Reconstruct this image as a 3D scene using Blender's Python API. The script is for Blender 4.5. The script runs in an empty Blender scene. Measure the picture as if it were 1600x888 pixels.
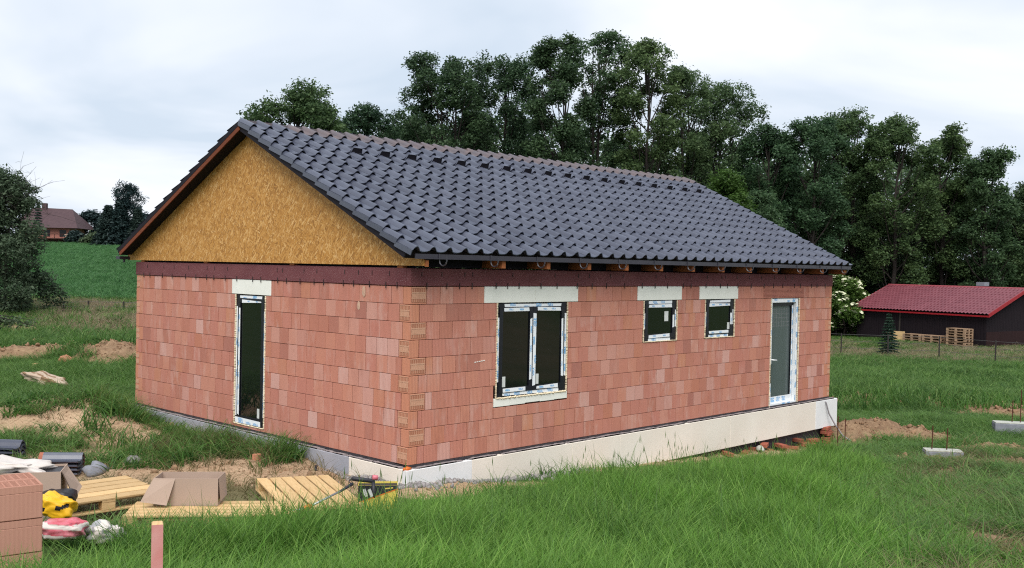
import bpy, math, random
import numpy as np
from mathutils import Vector, Matrix
random.seed(7); RNG = np.random.default_rng(7)
S = bpy.context.scene
COL = S.collection

# ------------------------------------------------------------------ camera
CP = np.array([-9.1707, -10.8624, 2.8034]); YAW, PIT, ROL, FPX = 0.77061, -0.017039, 0.019339, 1589.8
_f = np.array([math.cos(YAW)*math.cos(PIT), math.sin(YAW)*math.cos(PIT), math.sin(PIT)])
_r = np.array([math.sin(YAW), -math.cos(YAW), 0.]); _u = np.cross(_r, _f)
_c, _s = math.cos(ROL), math.sin(ROL)
CR, CU, CF = _c*_r+_s*_u, -_s*_r+_c*_u, _f
FH = np.array([math.cos(YAW), math.sin(YAW)]); RH = np.array([math.sin(YAW), -math.cos(YAW)])
cam_d = bpy.data.cameras.new('camera'); cam = bpy.data.objects.new('camera', cam_d); COL.objects.link(cam)
cam.matrix_world = Matrix(((CR[0], CU[0], -CF[0], CP[0]), (CR[1], CU[1], -CF[1], CP[1]), (CR[2], CU[2], -CF[2], CP[2]), (0, 0, 0, 1)))
cam_d.sensor_width = 36; cam_d.sensor_fit = 'HORIZONTAL'; cam_d.lens = 36*FPX/1600
cam_d.clip_start = 0.1; cam_d.clip_end = 3000
S.camera = cam

# ------------------------------------------------------------------ world, sun, exposure
SUN_EL, SUN_AZ = math.radians(52), math.radians(221)      # azimuth: direction the light comes from, from +X counter-clockwise
W = bpy.data.worlds.new('World'); S.world = W; W.use_nodes = True
nt = W.node_tree; nt.nodes.clear()
def wn(t, **k):
    n = nt.nodes.new(t)
    for a, b in k.items(): setattr(n, a, b)
    return n
out = wn('ShaderNodeOutputWorld'); bg = wn('ShaderNodeBackground'); nt.links.new(bg.outputs[0], out.inputs[0])
sky = wn('ShaderNodeTexSky', sky_type='NISHITA', sun_disc=False, sun_elevation=SUN_EL, sun_rotation=math.pi/2-SUN_AZ)
sky.air_density = 1.0; sky.dust_density = 2.0
sc = wn('ShaderNodeVectorMath', operation='SCALE'); sc.inputs[3].default_value = 1.0; nt.links.new(sky.outputs[0], sc.inputs[0])
tc = wn('ShaderNodeTexCoord'); sep = wn('ShaderNodeSeparateXYZ'); nt.links.new(tc.outputs['Generated'], sep.inputs[0])
def wm(op, a, b=None):
    n = wn('ShaderNodeMath', operation=op)
    for i, x in enumerate((a, b)):
        if x is None: continue
        if isinstance(x, (int, float)): n.inputs[i].default_value = x
        else: nt.links.new(x, n.inputs[i])
    return n.outputs[0]
za = wm('ADD', wm('MAXIMUM', sep.outputs[2], 0.0), 0.16)
cmb = wn('ShaderNodeCombineXYZ'); nt.links.new(wm('DIVIDE', sep.outputs[0], za), cmb.inputs[0]); nt.links.new(wm('DIVIDE', sep.outputs[1], za), cmb.inputs[1])
def wnoise(scale, detail, rough, dist=0.0):
    n = wn('ShaderNodeTexNoise'); n.inputs['Scale'].default_value = scale; n.inputs['Detail'].default_value = detail
    n.inputs['Roughness'].default_value = rough; n.inputs['Distortion'].default_value = dist
    nt.links.new(cmb.outputs[0], n.inputs['Vector']); return n.outputs[0]
r1 = wn('ShaderNodeValToRGB'); nt.links.new(wnoise(0.55, 5, 0.5, 0.6), r1.inputs[0])
e = r1.color_ramp.elements; e[0].position = 0.36; e[0].color = (5.3, 6.1, 7.1, 1); e[1].position = 0.62; e[1].color = (8.8, 8.9, 9.2, 1)
m_ = r1.color_ramp.elements.new(0.48); m_.color = (7.1, 7.55, 8.25, 1)
r2 = wn('ShaderNodeValToRGB'); nt.links.new(wnoise(0.35, 4, 0.5, 0.3), r2.inputs[0])
e = r2.color_ramp.elements; e[0].position = 0.30; e[0].color = (0.90,)*3+(1,); e[1].position = 0.55; e[1].color = (0.97,)*3+(1,)
mix = wn('ShaderNodeMixRGB'); nt.links.new(r2.outputs[0], mix.inputs[0]); nt.links.new(sc.outputs[0], mix.inputs[1]); nt.links.new(r1.outputs[0], mix.inputs[2])
nt.links.new(mix.outputs[0], bg.inputs[0]); bg.inputs[1].default_value = 0.053
sd = bpy.data.lights.new('sun', 'SUN'); sd.energy = 1.5; sd.angle = math.radians(45); sd.color = (1.0, 0.955, 0.89)
sun = bpy.data.objects.new('sun', sd); COL.objects.link(sun)
sun.rotation_euler = Vector((math.cos(SUN_EL)*math.cos(SUN_AZ), math.cos(SUN_EL)*math.sin(SUN_AZ), math.sin(SUN_EL))).to_track_quat('Z', 'Y').to_euler()
S.view_settings.view_transform = 'Standard'; S.view_settings.look = 'None'; S.view_settings.gamma = 1; S.view_settings.exposure = 1.3
S.render.engine = 'CYCLES'; S.cycles.max_bounces = 6; S.cycles.use_denoising = False; S.cycles.filter_width = 1.15
try: S.cycles.denoiser = 'OPENIMAGEDENOISE'
except Exception: pass

# ------------------------------------------------------------------ terrain function
def smooth(a, b, x):
    t = np.clip((np.asarray(x, float)-a)/(b-a), 0, 1); return t*t*(3-2*t)
_perm = np.random.default_rng(3).random((256, 256))
def vnoise(x, y, sc=1.0, off=0):
    x = np.asarray(x, float)*sc+17.3*off+1000; y = np.asarray(y, float)*sc+9.1*off+1000
    i = np.floor(x).astype(int); j = np.floor(y).astype(int); fx = x-i; fy = y-j
    fx = fx*fx*(3-2*fx); fy = fy*fy*(3-2*fy)
    g = lambda a, b: _perm[a % 256, b % 256]
    return (g(i, j)*(1-fx)+g(i+1, j)*fx)*(1-fy)+(g(i, j+1)*(1-fx)+g(i+1, j+1)*fx)*fy
def fnoise(x, y, sc=1.0, off=0):
    return vnoise(x, y, sc, off)*.55+vnoise(x, y, sc*2.1, off+1)*.3+vnoise(x, y, sc*4.3, off+2)*.15
def ld(x, y):
    dx = np.asarray(x, float)-CP[0]; dy = np.asarray(y, float)-CP[1]
    return dx*RH[0]+dy*RH[1], dx*FH[0]+dy*FH[1]
def xy(l, d): return CP[0]+l*RH[0]+d*FH[0], CP[1]+l*RH[1]+d*FH[1]
def base_h(x, y):
    l, d = ld(x, y); a = l/np.maximum(d, 1.0)
    c = np.interp(d, [-60, 2, 5, 7, 10, 12, 14, 18, 22, 30, 45, 75, 150, 700], [1.3, 1.15, .78, .42, .05, -.13, -.29, -.65, -1.0, -1.05, -1.2, -1.42, -.6, 0])
    w = np.interp(d, [-60, 2, 5, 7, 10, 12, 14, 20, 28, 36, 45, 90, 150, 172, 700], [1.3, 1.15, .8, .45, .12, -.05, -.26, -.34, .08, .5, .9, 2.55, 4.6, 5.1, 5.5])
    k = smooth(-.02, -.2, a)
    return c*(1-k)+w*k
def ray(u, v): return CF+(u-800)/FPX*CR-(v-444)/FPX*CU
def at_z(u, v, z):
    q = ray(u, v); t = (z-CP[2])/q[2]; return CP+t*q
def ground(u, v):                                         # where the sight line through a photo pixel meets the ground
    q = ray(u, v); ts = np.geomspace(4, 400, 3000); P = CP+ts[:, None]*q
    below = P[:, 2] < base_h(P[:, 0], P[:, 1]); i = int(np.argmax(below)) if below.any() else len(ts)-1
    return P[i]
# bare soil and mounds: pixel centre, radius across, radius in depth, mound height
SOIL = [(20, 672, 1.6, 1.0, .28), (110, 668, 1.9, .9, .28), (95, 658, .7, .6, .22), (200, 684, 1.6, .9, .18), (150, 676, 1.4, .8, .16), (250, 690, 1.1, .5, .08), (450, 725, 1.5, .8, .05), (360, 742, 1.9, .6, .03), (520, 750, 1.5, .5, .02), (300, 742, 1.2, .5, .0),
        (680, 765, 1.4, .7, .02), (770, 757, .8, .4, .0), (900, 735, 1.6, .6, .06), (1000, 722, 1.8, .9, .10), (1100, 708, 1.6, .8, .05), (1200, 704, 1.7, .8, .0), (1290, 700, 1.4, .9, -.05),
        (1345, 682, 1.1, 1.2, .30), (1415, 688, 1.4, 1.2, .20), (1370, 632, 2.6, 1.8, .14), (1490, 638, 3.0, 1.6, .12), (1590, 650, 2.4, 1.3, .12),
        (1470, 722, 1.2, .8, .03), (1555, 712, 1.0, .7, .22), (1600, 735, .9, .8, .20), (1500, 745, .7, .5, .10), (1575, 765, .6, .4, .08), (1420, 740, .5, .4, .04), (1560, 860, .7, .6, .12), (1590, 880, .5, .4, .1),
        (60, 562, 2.2, .7, .30), (110, 556, 1.0, .6, .22), (20, 566, 1.4, .6, .2), (188, 566, 1.5, 1.2, .42), (150, 575, .9, .7, .25), (165, 555, .8, .6, .35), (25, 522, .8, .7, .25), (60, 545, 1.5, .5, .12),
        (250, 725, 1.2, .5, .0), (160, 712, 1.2, .5, .0), (430, 748, 2.6, .9, .03), (610, 768, 1.2, .7, .0), (255, 738, 1.6, .6, .0), (470, 722, 1.0, 1.0, .05), (420, 712, .5, .6, .06)]
SOILW = [tuple(ground(u, v)[:2])+(ra, rd, h) for u, v, ra, rd, h in SOIL]
def soil_terms(x, y):
    l, d = ld(x, y); s = np.zeros(np.shape(l)); hh = np.zeros(np.shape(l))
    rag = fnoise(x, y, 1.3, 5); fine = fnoise(x, y, 3.1, 11)
    for cx, cy, ra, rd, h in SOILW:
        cl, cd = ld(cx, cy); q = ((l-cl)/ra)**2+((d-cd)/rd)**2
        s = np.maximum(s, smooth(1.35, .45, q+(rag-.5)*1.8))
        if h: hh = hh+h*np.exp(-q*1.6)*(.55+.9*fine)
    return s, hh
def height(x, y, detail=True):
    x = np.asarray(x, float); y = np.asarray(y, float)
    z = base_h(x, y); s, hh = soil_terms(x, y)
    l, d = ld(x, y)
    amp = np.interp(d, [0, 20, 60, 200], [.05, .08, .14, .6])
    near_house = smooth(1.2, .2, np.maximum(np.maximum(-x, x-12.4), np.maximum(-y, y-8.3)))
    z = z+hh*(1-near_house*.6)+(vnoise(x, y, .35, 3)-.5)*amp*(1-near_house)+(fnoise(x, y, 2.4, 8)-.5)*(.05+.16*s)+s*(vnoise(x, y, 5.5, 15)-.5)*.10*smooth(17, 20, d)*(1-.6*near_house)
    return z
def gz(x, y): return float(height(np.array([x]), np.array([y]))[0])

# ------------------------------------------------------------------ mesh helpers
class MB:
    def __init__(s): s.v = []; s.f = []; s.m = []
    def add(s, vs, fs, mat=0, M=None):
        o = len(s.v)
        if M is not None: vs = [tuple(M @ Vector(p)) for p in vs]
        s.v += [tuple(p) for p in vs]; s.f += [tuple(i+o for i in f) for f in fs]; s.m += [mat]*len(fs); return s
    def box(s, x0, x1, y0, y1, z0, z1, mat=0, M=None):
        v = [(x0, y0, z0), (x1, y0, z0), (x1, y1, z0), (x0, y1, z0), (x0, y0, z1), (x1, y0, z1), (x1, y1, z1), (x0, y1, z1)]
        return s.add(v, [(0, 3, 2, 1), (4, 5, 6, 7), (0, 1, 5, 4), (1, 2, 6, 5), (2, 3, 7, 6), (3, 0, 4, 7)], mat, M)
    def cbox(s, x0, x1, y0, y1, z0, z1, c=.004, mat=0, M=None):      # chamfered box
        ce = [(x0+x1)/2, (y0+y1)/2, (z0+z1)/2]; h = [(x1-x0)/2, (y1-y0)/2, (z1-z0)/2]; vs = []; ix = {}
        for sx in (-1, 1):
            for sy in (-1, 1):
                for sz in (-1, 1):
                    sg = (sx, sy, sz)
                    for a in range(3):
                        ix[sg+(a,)] = len(vs); vs.append(tuple(ce[k]+sg[k]*(h[k]-(0 if k == a else c)) for k in range(3)))
        fs = []
        def face(ids):
            p = [Vector(vs[i]) for i in ids]; n = (p[1]-p[0]).cross(p[2]-p[0]); m = sum(p, Vector())/len(p)-Vector(ce)
            fs.append(tuple(ids) if n.dot(m) > 0 else tuple(reversed(ids)))
        for a in range(3):
            b, d = [k for k in range(3) if k != a]
            for sg in (-1, 1):
                q = []
                for sb, sd2 in ((-1, -1), (1, -1), (1, 1), (-1, 1)):
                    t = [0, 0, 0]; t[a] = sg; t[b] = sb; t[d] = sd2; q.append(ix[tuple(t)+(a,)])
                face(q)
            for sb in (-1, 1):
                for sd2 in (-1, 1):
                    t0 = [0, 0, 0]; t1 = [0, 0, 0]; t0[a] = -1; t1[a] = 1
                    for t in (t0, t1): t[b] = sb; t[d] = sd2
                    face([ix[tuple(t0)+(b,)], ix[tuple(t1)+(b,)], ix[tuple(t1)+(d,)], ix[tuple(t0)+(d,)]])
        for sx in (-1, 1):
            for sy in (-1, 1):
                for sz in (-1, 1): face([ix[(sx, sy, sz, a)] for a in range(3)])
        return s.add(vs, fs, mat, M)
    def tube(s, pts, rad, n=6, mat=0, M=None, cap=True):
        pts = [Vector(p) for p in pts]; rad = rad if hasattr(rad, '__len__') else [rad]*len(pts); vs = []; fs = []
        for i, p in enumerate(pts):
            t = (pts[min(i+1, len(pts)-1)]-pts[max(i-1, 0)]).normalized()
            a = t.cross(Vector((0, 0, 1)) if abs(t.z) < .9 else Vector((1, 0, 0))).normalized(); b = t.cross(a)
            for k in range(n):
                w = 2*math.pi*k/n; vs.append(tuple(p+(a*math.cos(w)+b*math.sin(w))*rad[i]))
        for i in range(len(pts)-1):
            for k in range(n): fs.append((i*n+k, i*n+(k+1) % n, (i+1)*n+(k+1) % n, (i+1)*n+k))
        if cap: fs += [tuple(range(n)), tuple(range((len(pts)-1)*n+n-1, (len(pts)-1)*n-1, -1))]
        return s.add(vs, fs, mat, M)
    def prism(s, poly, fn, a, b, mat=0):                            # polygon (p,q) extruded from a to b, placed by fn(p,q,t)
        n = len(poly); vs = [fn(p, q, a) for p, q in poly]+[fn(p, q, b) for p, q in poly]
        fs = [tuple(range(n)), tuple(range(2*n-1, n-1, -1))]+[(i, (i+1) % n, (i+1) % n+n, i+n) for i in range(n)]
        return s.add(vs, fs, mat)
    def mesh(s, name, mats, smooth=False, recalc=True):
        me = bpy.data.meshes.new(name); me.from_pydata(s.v, [], s.f); me.update()
        for m in mats: me.materials.append(m)
        me.polygons.foreach_set('material_index', s.m)
        if recalc and len(s.f) < 20000:
            import bmesh
            bm = bmesh.new(); bm.from_mesh(me); bmesh.ops.recalc_face_normals(bm, faces=bm.faces); bm.to_mesh(me); bm.free()
        if smooth: me.polygons.foreach_set('use_smooth', [True]*len(me.polygons))
        me.update(); return me
    def build(s, name, mats, parent=None, smooth=False, M=None, recalc=True):
        mats = mats if isinstance(mats, (list, tuple)) else [mats]
        return link(s.mesh(name, mats, smooth, recalc), name, parent, M)
def link(me, name, parent=None, M=None):
    o = bpy.data.objects.new(name, me); COL.objects.link(o); o.parent = parent
    if M is not None: o.matrix_local = M
    return o
def tag(o, label, cat, group=None):
    o['label'] = label; o['category'] = cat
    if group: o['group'] = group
    return o
def thing(name, label, cat, loc=(0, 0, 0), rz=0, group=None):
    o = bpy.data.objects.new(name, None); COL.objects.link(o); o.location = loc; o.rotation_euler = (0, 0, rz); o.empty_display_size = .2
    return tag(o, label, cat, group)
def T(x, y, z, rz=0, rx=0, ry=0, s=(1, 1, 1)):
    return Matrix.Translation((x, y, z)) @ Matrix.Rotation(rz, 4, 'Z') @ Matrix.Rotation(ry, 4, 'Y') @ Matrix.Rotation(rx, 4, 'X') @ Matrix.Diagonal((*s, 1))
def arr_mesh(name, V, F, mats, mi=None, smooth=False):              # numpy arrays, faces of equal size
    V = np.asarray(V, np.float32); F = np.asarray(F, np.int32); me = bpy.data.meshes.new(name); n, k = F.shape
    me.vertices.add(len(V)); me.vertices.foreach_set('co', V.ravel()); me.loops.add(n*k); me.loops.foreach_set('vertex_index', F.ravel())
    me.polygons.add(n); me.polygons.foreach_set('loop_start', np.arange(0, n*k, k, dtype=np.int32)); me.polygons.foreach_set('loop_total', np.full(n, k, np.int32))
    for m in mats: me.materials.append(m)
    if mi is not None: me.polygons.foreach_set('material_index', np.asarray(mi, np.int32))
    if smooth: me.polygons.foreach_set('use_smooth', np.ones(n, bool))
    me.update(calc_edges=True); me.validate(); return me

# ------------------------------------------------------------------ materials
class NM:
    def __init__(s, name):
        s.m = bpy.data.materials.new(name); s.m.use_nodes = True; s.t = s.m.node_tree; s.t.nodes.clear()
        s.out = s.n('ShaderNodeOutputMaterial'); s.b = s.n('ShaderNodeBsdfPrincipled'); s.l(s.b.outputs[0], s.out.inputs[0])
    def n(s, t, **k):
        x = s.t.nodes.new(t)
        for a, b in k.items(): setattr(x, a, b)
        return x
    def l(s, a, b): s.t.links.new(a, b)
    def put(s, sock, v):
        if v is None: return
        if hasattr(v, 'is_output'): s.l(v, sock)
        elif isinstance(v, (tuple, list)) and len(v) == 3 and len(sock.default_value) == 4: sock.default_value = (*v, 1)
        else: sock.default_value = v
    def math(s, op, a, b=None, c=None, clamp=False):
        n = s.n('ShaderNodeMath', operation=op, use_clamp=clamp)
        for i, x in enumerate((a, b, c)): s.put(n.inputs[i], x) if x is not None else None
        return n.outputs[0]
    def mix(s, f, a, b, mode='MIX'):
        n = s.n('ShaderNodeMixRGB', blend_type=mode); s.put(n.inputs[0], f); s.put(n.inputs[1], a); s.put(n.inputs[2], b); return n.outputs[0]
    def ramp(s, f, stops):
        n = s.n('ShaderNodeValToRGB'); s.l(f, n.inputs[0]); e = n.color_ramp.elements
        for i, (p, c) in enumerate(stops):
            q = e[i] if i < 2 else e.new(p); q.position = p; q.color = (*c, 1) if len(c) == 3 else c
        return n.outputs[0]
    def pos(s): return s.n('ShaderNodeNewGeometry').outputs['Position']
    def obj(s): return s.n('ShaderNodeTexCoord').outputs['Object']
    def scale(s, v, k):
        n = s.n('ShaderNodeVectorMath', operation='MULTIPLY'); s.l(v, n.inputs[0]); n.inputs[1].default_value = k; return n.outputs[0]
    def noise(s, v, sc, det=3, rough=.55, dist=0):
        n = s.n('ShaderNodeTexNoise'); s.put(n.inputs['Vector'], v); n.inputs['Scale'].default_value = sc; n.inputs['Detail'].default_value = det
        n.inputs['Roughness'].default_value = rough; n.inputs['Distortion'].default_value = dist; return n.outputs[0]
    def rnd(s):                                                      # one value per piece, whether it is an object or an island
        a = s.n('ShaderNodeObjectInfo').outputs['Random']; b = s.n('ShaderNodeNewGeometry').outputs['Random Per Island']
        return s.math('FRACT', s.math('ADD', a, b))
    def bump(s, h, st=.3, dist=.02):
        n = s.n('ShaderNodeBump'); n.inputs['Strength'].default_value = st; n.inputs['Distance'].default_value = dist; s.l(h, n.inputs['Height']); s.l(n.outputs[0], s.b.inputs['Normal'])
    def end(s, col, rough=.8, spec=.3, metal=0):
        s.put(s.b.inputs['Base Color'], col); s.put(s.b.inputs['Roughness'], rough); s.b.inputs['Specular IOR Level'].default_value = spec; s.b.inputs['Metallic'].default_value = metal; return s.m
def plain(name, c, c2=None, sc=6, rough=.8, spec=.3, metal=0, bump=0, stretch=None, vary=.0):
    k = NM(name); v = k.obj()
    if stretch: v = k.scale(v, stretch)
    nz = k.noise(v, sc, 4, .6); c2 = c2 or tuple(x*.72 for x in c)
    col = k.mix(k.ramp(nz, [(.3, (0, 0, 0)), (.7, (1, 1, 1))]), c, c2)
    if vary: col = k.mix(1.0, col, k.ramp(k.rnd(), [(0, (1-vary,)*3), (1, (1+vary,)*3)]), 'MULTIPLY')
    if bump: k.bump(nz, bump, .01)
    return k.end(col, rough, spec, metal)
def leafmat(name, lo, hi, trans=.35):
    k = NM(name); r = k.n('ShaderNodeNewGeometry').outputs['Random Per Island']; o = k.n('ShaderNodeObjectInfo').outputs['Random']
    cl = k.noise(k.pos(), .55, 2)
    col = k.mix(k.math('ADD', k.math('MULTIPLY', r, .55), k.math('MULTIPLY', k.math('SUBTRACT', cl, .25), .9), clamp=True), lo, hi)
    col = k.mix(1.0, col, k.ramp(o, [(0, (.76, .88, .98)), (.5, (.98, 1, 1)), (1, (1.18, 1.13, .98))]), 'MULTIPLY')
    k.end(col, .55, .25); tr = k.n('ShaderNodeBsdfTranslucent'); k.l(col, tr.inputs[0])
    mx = k.n('ShaderNodeMixShader'); mx.inputs[0].default_value = trans; k.l(k.b.outputs[0], mx.inputs[1]); k.l(tr.outputs[0], mx.inputs[2]); k.l(mx.outputs[0], k.out.inputs[0]); return k.m

def brick_mat(name, tone=None):
    k = NM(name); p = k.pos(); r = k.rnd(); sp = k.n('ShaderNodeSeparateXYZ'); k.l(p, sp.inputs[0])
    w = k.math('ADD', sp.outputs[0], sp.outputs[1])
    rib = k.math('SINE', k.math('MULTIPLY', w, 2*math.pi/.0275))
    if tone is None:
        col = k.ramp(r, [(0, (.35, .155, .125)), (.08, (.42, .182, .132)), (.30, (.47, .212, .16)), (.50, (.455, .198, .156)), (.68, (.50, .232, .165)), (.80, (.51, .265, .208)), (.87, (.56, .355, .315)), (.93, (.42, .17, .12)), (1, (.50, .24, .15))])
    else: col = tone
    big = k.noise(p, .9, 3); col = k.mix(k.ramp(big, [(.35, (0, 0, 0)), (.75, (.30, .30, .30))]), col, (.47, .225, .155))
    st = k.noise(k.scale(p, (7, 7, 2.2)), 1.0, 4, .65); pale = k.ramp(st, [(.48, (0, 0, 0)), (.72, (.62, .62, .62))])
    r2 = k.math('FRACT', k.math('MULTIPLY', r, 13.7)); pale = k.mix(1.0, pale, k.ramp(r2, [(.25, (.1,)*3), (.9, (1, 1, 1))]), 'MULTIPLY')
    col = k.mix(pale, k.mix(1.0, col, (1, .94, .93), 'MULTIPLY'), (.57, .39, .345))
    ch = k.noise(p, 34, 2, .5); col = k.mix(k.ramp(ch, [(.70, (0, 0, 0)), (.76, (.55,)*3)]), col, (.16, .065, .05)); du = k.noise(k.scale(p, (3, 3, 1.1)), 1.0, 5, .7); col = k.mix(k.ramp(du, [(.56, (0, 0, 0)), (.76, (.45,)*3)]), col, (.30, .115, .085))
    col = k.mix(k.ramp(k.math('MULTIPLY', k.math('ADD', rib, 1.0), .5), [(.45, (0, 0, 0)), (1, (.30,)*3)]), col, (.29, .12, .09))
    k.bump(k.math('ADD', k.math('MULTIPLY', rib, .5), k.noise(p, 40, 3)), .35, .004)
    return k.end(col, .9, .15)
M = {}
M['brick'] = brick_mat('fired_clay'); M['corner'] = brick_mat('corner_clay', (.50, .23, .145))
M['rib'] = plain('pale_clay_rib', (.52, .30, .205), (.45, .24, .155), 30)
M['hole'] = plain('clay_hole', (.40, .165, .10))
M['lintel_clay'] = plain('lintel_clay', (.42, .17, .12), (.34, .13, .10), 4)
M['core'] = plain('joint_clay', (.16, .07, .05))
k = NM('burgundy_chipboard'); p = k.pos(); sp1 = k.noise(p, 75, 2, .7); sp2 = k.noise(p, 2.0, 3)
col = k.mix(k.ramp(sp2, [(.3, (0, 0, 0)), (.7, (1, 1, 1))]), (.125, .040, .046), (.16, .056, .060))
col = k.mix(k.ramp(sp1, [(.56, (0, 0, 0)), (.72, (.8, .8, .8))]), col, (.36, .24, .25)); col = k.mix(k.ramp(sp1, [(.28, (.8, .8, .8)), (.42, (0, 0, 0))]), col, (.05, .018, .025))
k.bump(sp1, .5, .006); M['beam'] = k.end(col, .9, .15)
M['pin'] = plain('dark_steel', (.03, .02, .02), rough=.5, spec=.4)
M['xps'] = plain('white_foam', (.72, .73, .74), (.66, .67, .68), 2, .85, .2)
M['lint_foam'] = plain('lintel_foam', (.76, .77, .72), (.70, .71, .66), 5, .9, .2, bump=.1)
k = NM('beige_foam_board'); p = k.pos(); sp = k.n('ShaderNodeSeparateXYZ'); k.l(p, sp.inputs[0])
n1 = k.noise(p, 1.1, 4); n2 = k.noise(p, 26, 2)
col = k.mix(k.ramp(n1, [(.3, (0, 0, 0)), (.75, (1, 1, 1))]), (.68, .62, .545), (.74, .69, .62))
dirt = k.math('MULTIPLY', k.ramp(k.math('ADD', sp.outputs[2], k.math('MULTIPLY', n1, .35)), [(.0, (1, 1, 1)), (.02, (0, 0, 0))]), 0.0)
col = k.mix(k.ramp(n2, [(.62, (0, 0, 0)), (.8, (.3, .3, .3))]), col, (.5, .42, .33)); M['beige'] = k.end(col, .9, .2)
M['greyboard'] = plain('grey_primer', (.33, .335, .38), (.29, .30, .34), 3, .85, .2)
M['bitumen'] = plain('bitumen_membrane', (.025, .022, .028), (.05, .045, .05), 9, .7, .3, bump=.4)
M['daub'] = plain('dried_plaster', (.52, .37, .28), (.46, .28, .20), 18, .95, .1)
M['mortar'] = plain('grey_mortar', (.30, .27, .27), (.2, .18, .19), 14, .95, .1, bump=.5)
M['foam'] = plain('mounting_foam', (.80, .72, .55), (.68, .56, .38), 25, .9, .2, bump=.6)
M['frame'] = plain('anthracite_frame', (.005, .006, .011), (.008, .009, .014), 3, .4, .35)
M['film'] = plain('white_film', (.78, .81, .84), (.72, .76, .80), 5, .5, .4)
M['print'] = plain('blue_print', (.10, .34, .66), (.15, .4, .7), 20, .5, .4)
M['printbg'] = plain('pale_blue_print', (.34, .55, .74), (.45, .62, .78), 20, .5, .4)
k = NM('window_glass'); k.b.inputs['IOR'].default_value = 1.62; M['glass'] = k.end((.004, .005, .006), .02, .5)
k = NM('frosted_glass'); n1 = k.noise(k.pos(), 3, 3); M['frost'] = k.end(k.mix(n1, (.065, .088, .090), (.085, .108, .108)), .22, .4)
M['sticker'] = plain('paper_sticker', (.62, .64, .62), (.5, .53, .52), 12)
k = NM('osb_board'); p = k.pos(); sp = k.n('ShaderNodeSeparateXYZ'); k.l(p, sp.inputs[0]); cols = []
for i, ang in enumerate((.35, 1.35, 2.3)):
    cb = k.n('ShaderNodeCombineXYZ'); ca, sa = math.cos(ang), math.sin(ang)
    k.l(k.math('MULTIPLY', k.math('ADD', k.math('MULTIPLY', sp.outputs[1], ca), k.math('MULTIPLY', sp.outputs[2], sa)), 12.0), cb.inputs[0])
    k.l(k.math('MULTIPLY', k.math('SUBTRACT', k.math('MULTIPLY', sp.outputs[2], ca), k.math('MULTIPLY', sp.outputs[1], sa)), 58.0), cb.inputs[1])
    cb.inputs[2].default_value = i*3.7
    vo = k.n('ShaderNodeTexVoronoi', feature='F1'); k.l(cb.outputs[0], vo.inputs['Vector']); vo.inputs['Scale'].default_value = 1; vo.inputs['Randomness'].default_value = 1
    s2 = k.n('ShaderNodeSeparateXYZ'); k.l(vo.outputs['Color'], s2.inputs[0]); cols.append((s2.outputs[0], s2.outputs[1]))
v01 = k.mix(k.ramp(cols[1][1], [(.45, (0, 0, 0)), (.5, (1, 1, 1))]), cols[0][0], cols[1][0]); v = k.mix(k.ramp(cols[2][1], [(.60, (0, 0, 0)), (.65, (1, 1, 1))]), v01, cols[2][0])
col = k.ramp(v, [(0, (.25, .112, .026)), (.3, (.39, .182, .040)), (.6, (.47, .232, .055)), (.85, (.54, .300, .095)), (1, (.66, .42, .18))])
bl = k.noise(p, .7, 3); col = k.mix(k.ramp(bl, [(.35, (0, 0, 0)), (.8, (.35,)*3)]), col, (.36, .165, .034)); k.bump(v, .25, .004); M['osb'] = k.end(col, .6, .3)
k = NM('roof_tile'); r = k.rnd(); p = k.pos(); n1 = k.noise(p, 7, 3); n2 = k.noise(p, 60, 2)
col = k.mix(n1, (.050, .058, .088), (.074, .082, .115)); col = k.mix(1.0, col, k.ramp(r, [(0, (.8, .8, .82)), (1, (1.2, 1.2, 1.18))]), 'MULTIPLY')
k.bump(n2, .12, .003); M['tile'] = k.end(col, k.math('ADD', .22, k.math('MULTIPLY', n1, .2)), .6)
k = NM('bare_roof_tile'); r = k.rnd(); p = k.pos(); n1 = k.noise(p, 5, 3)
col = k.mix(k.ramp(n1, [(.4, (0, 0, 0)), (.65, (1, 1, 1))]), (.100, .090, .102), (.135, .100, .098)); M['tilebare'] = k.end(k.mix(k.math('MULTIPLY', r, .5), col, (.10, .085, .10)), .5, .4)
M['terra'] = plain('terracotta', (.33, .12, .075), (.26, .09, .06), 12)
M['deck'] = plain('roof_membrane', (.010, .009, .014), (.014, .012, .018), 5, .8, .2)
M['metal'] = plain('dark_drip_metal', (.018, .017, .028), (.03, .028, .04), 3, .4, .5)
M['hook'] = plain('hook_metal', (.035, .035, .045), (.025, .025, .035), 5, .4, .5)
M['barge'] = plain('stained_timber', (.17, .042, .014), (.12, .03, .011), 6, .7, .3, stretch=(1, .4, 6))
M['rafter'] = plain('impregnated_timber', (.25, .085, .03), (.18, .06, .022), 8, .8, .2, stretch=(4, .6, 4), vary=.18)
def woodmat(name, a, b, stretch): return plain(name, a, b, 5, .8, .2, bump=.15, stretch=stretch, vary=.16)
M['pallet'] = woodmat('fresh_pallet_wood', (.58, .41, .22), (.46, .30, .14), (1.2, 14, 14))
M['palletold'] = woodmat('grey_pallet_wood', (.36, .24, .16), (.26, .17, .11), (1.2, 14, 14))
k = NM('cardboard'); M['card'] = k.end(k.mix(k.noise(k.obj(), 3, 4), (.34, .25, .20), (.42, .32, .26)), .85, .2)
M['cardin'] = plain('cardboard_inside', (.22, .16, .13))
M['plastic_w'] = plain('white_plastic', (.62, .58, .54), (.5, .45, .42), 4, .45, .4, bump=.3)
M['cloth'] = plain('dirty_cloth', (.46, .37, .30), (.36, .27, .20), 6, .9, .1, bump=.4)
M['plastic_y'] = plain('yellow_plastic', (.75, .44, .02), (.65, .36, .01), 3, .4, .4, bump=.2)
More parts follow.
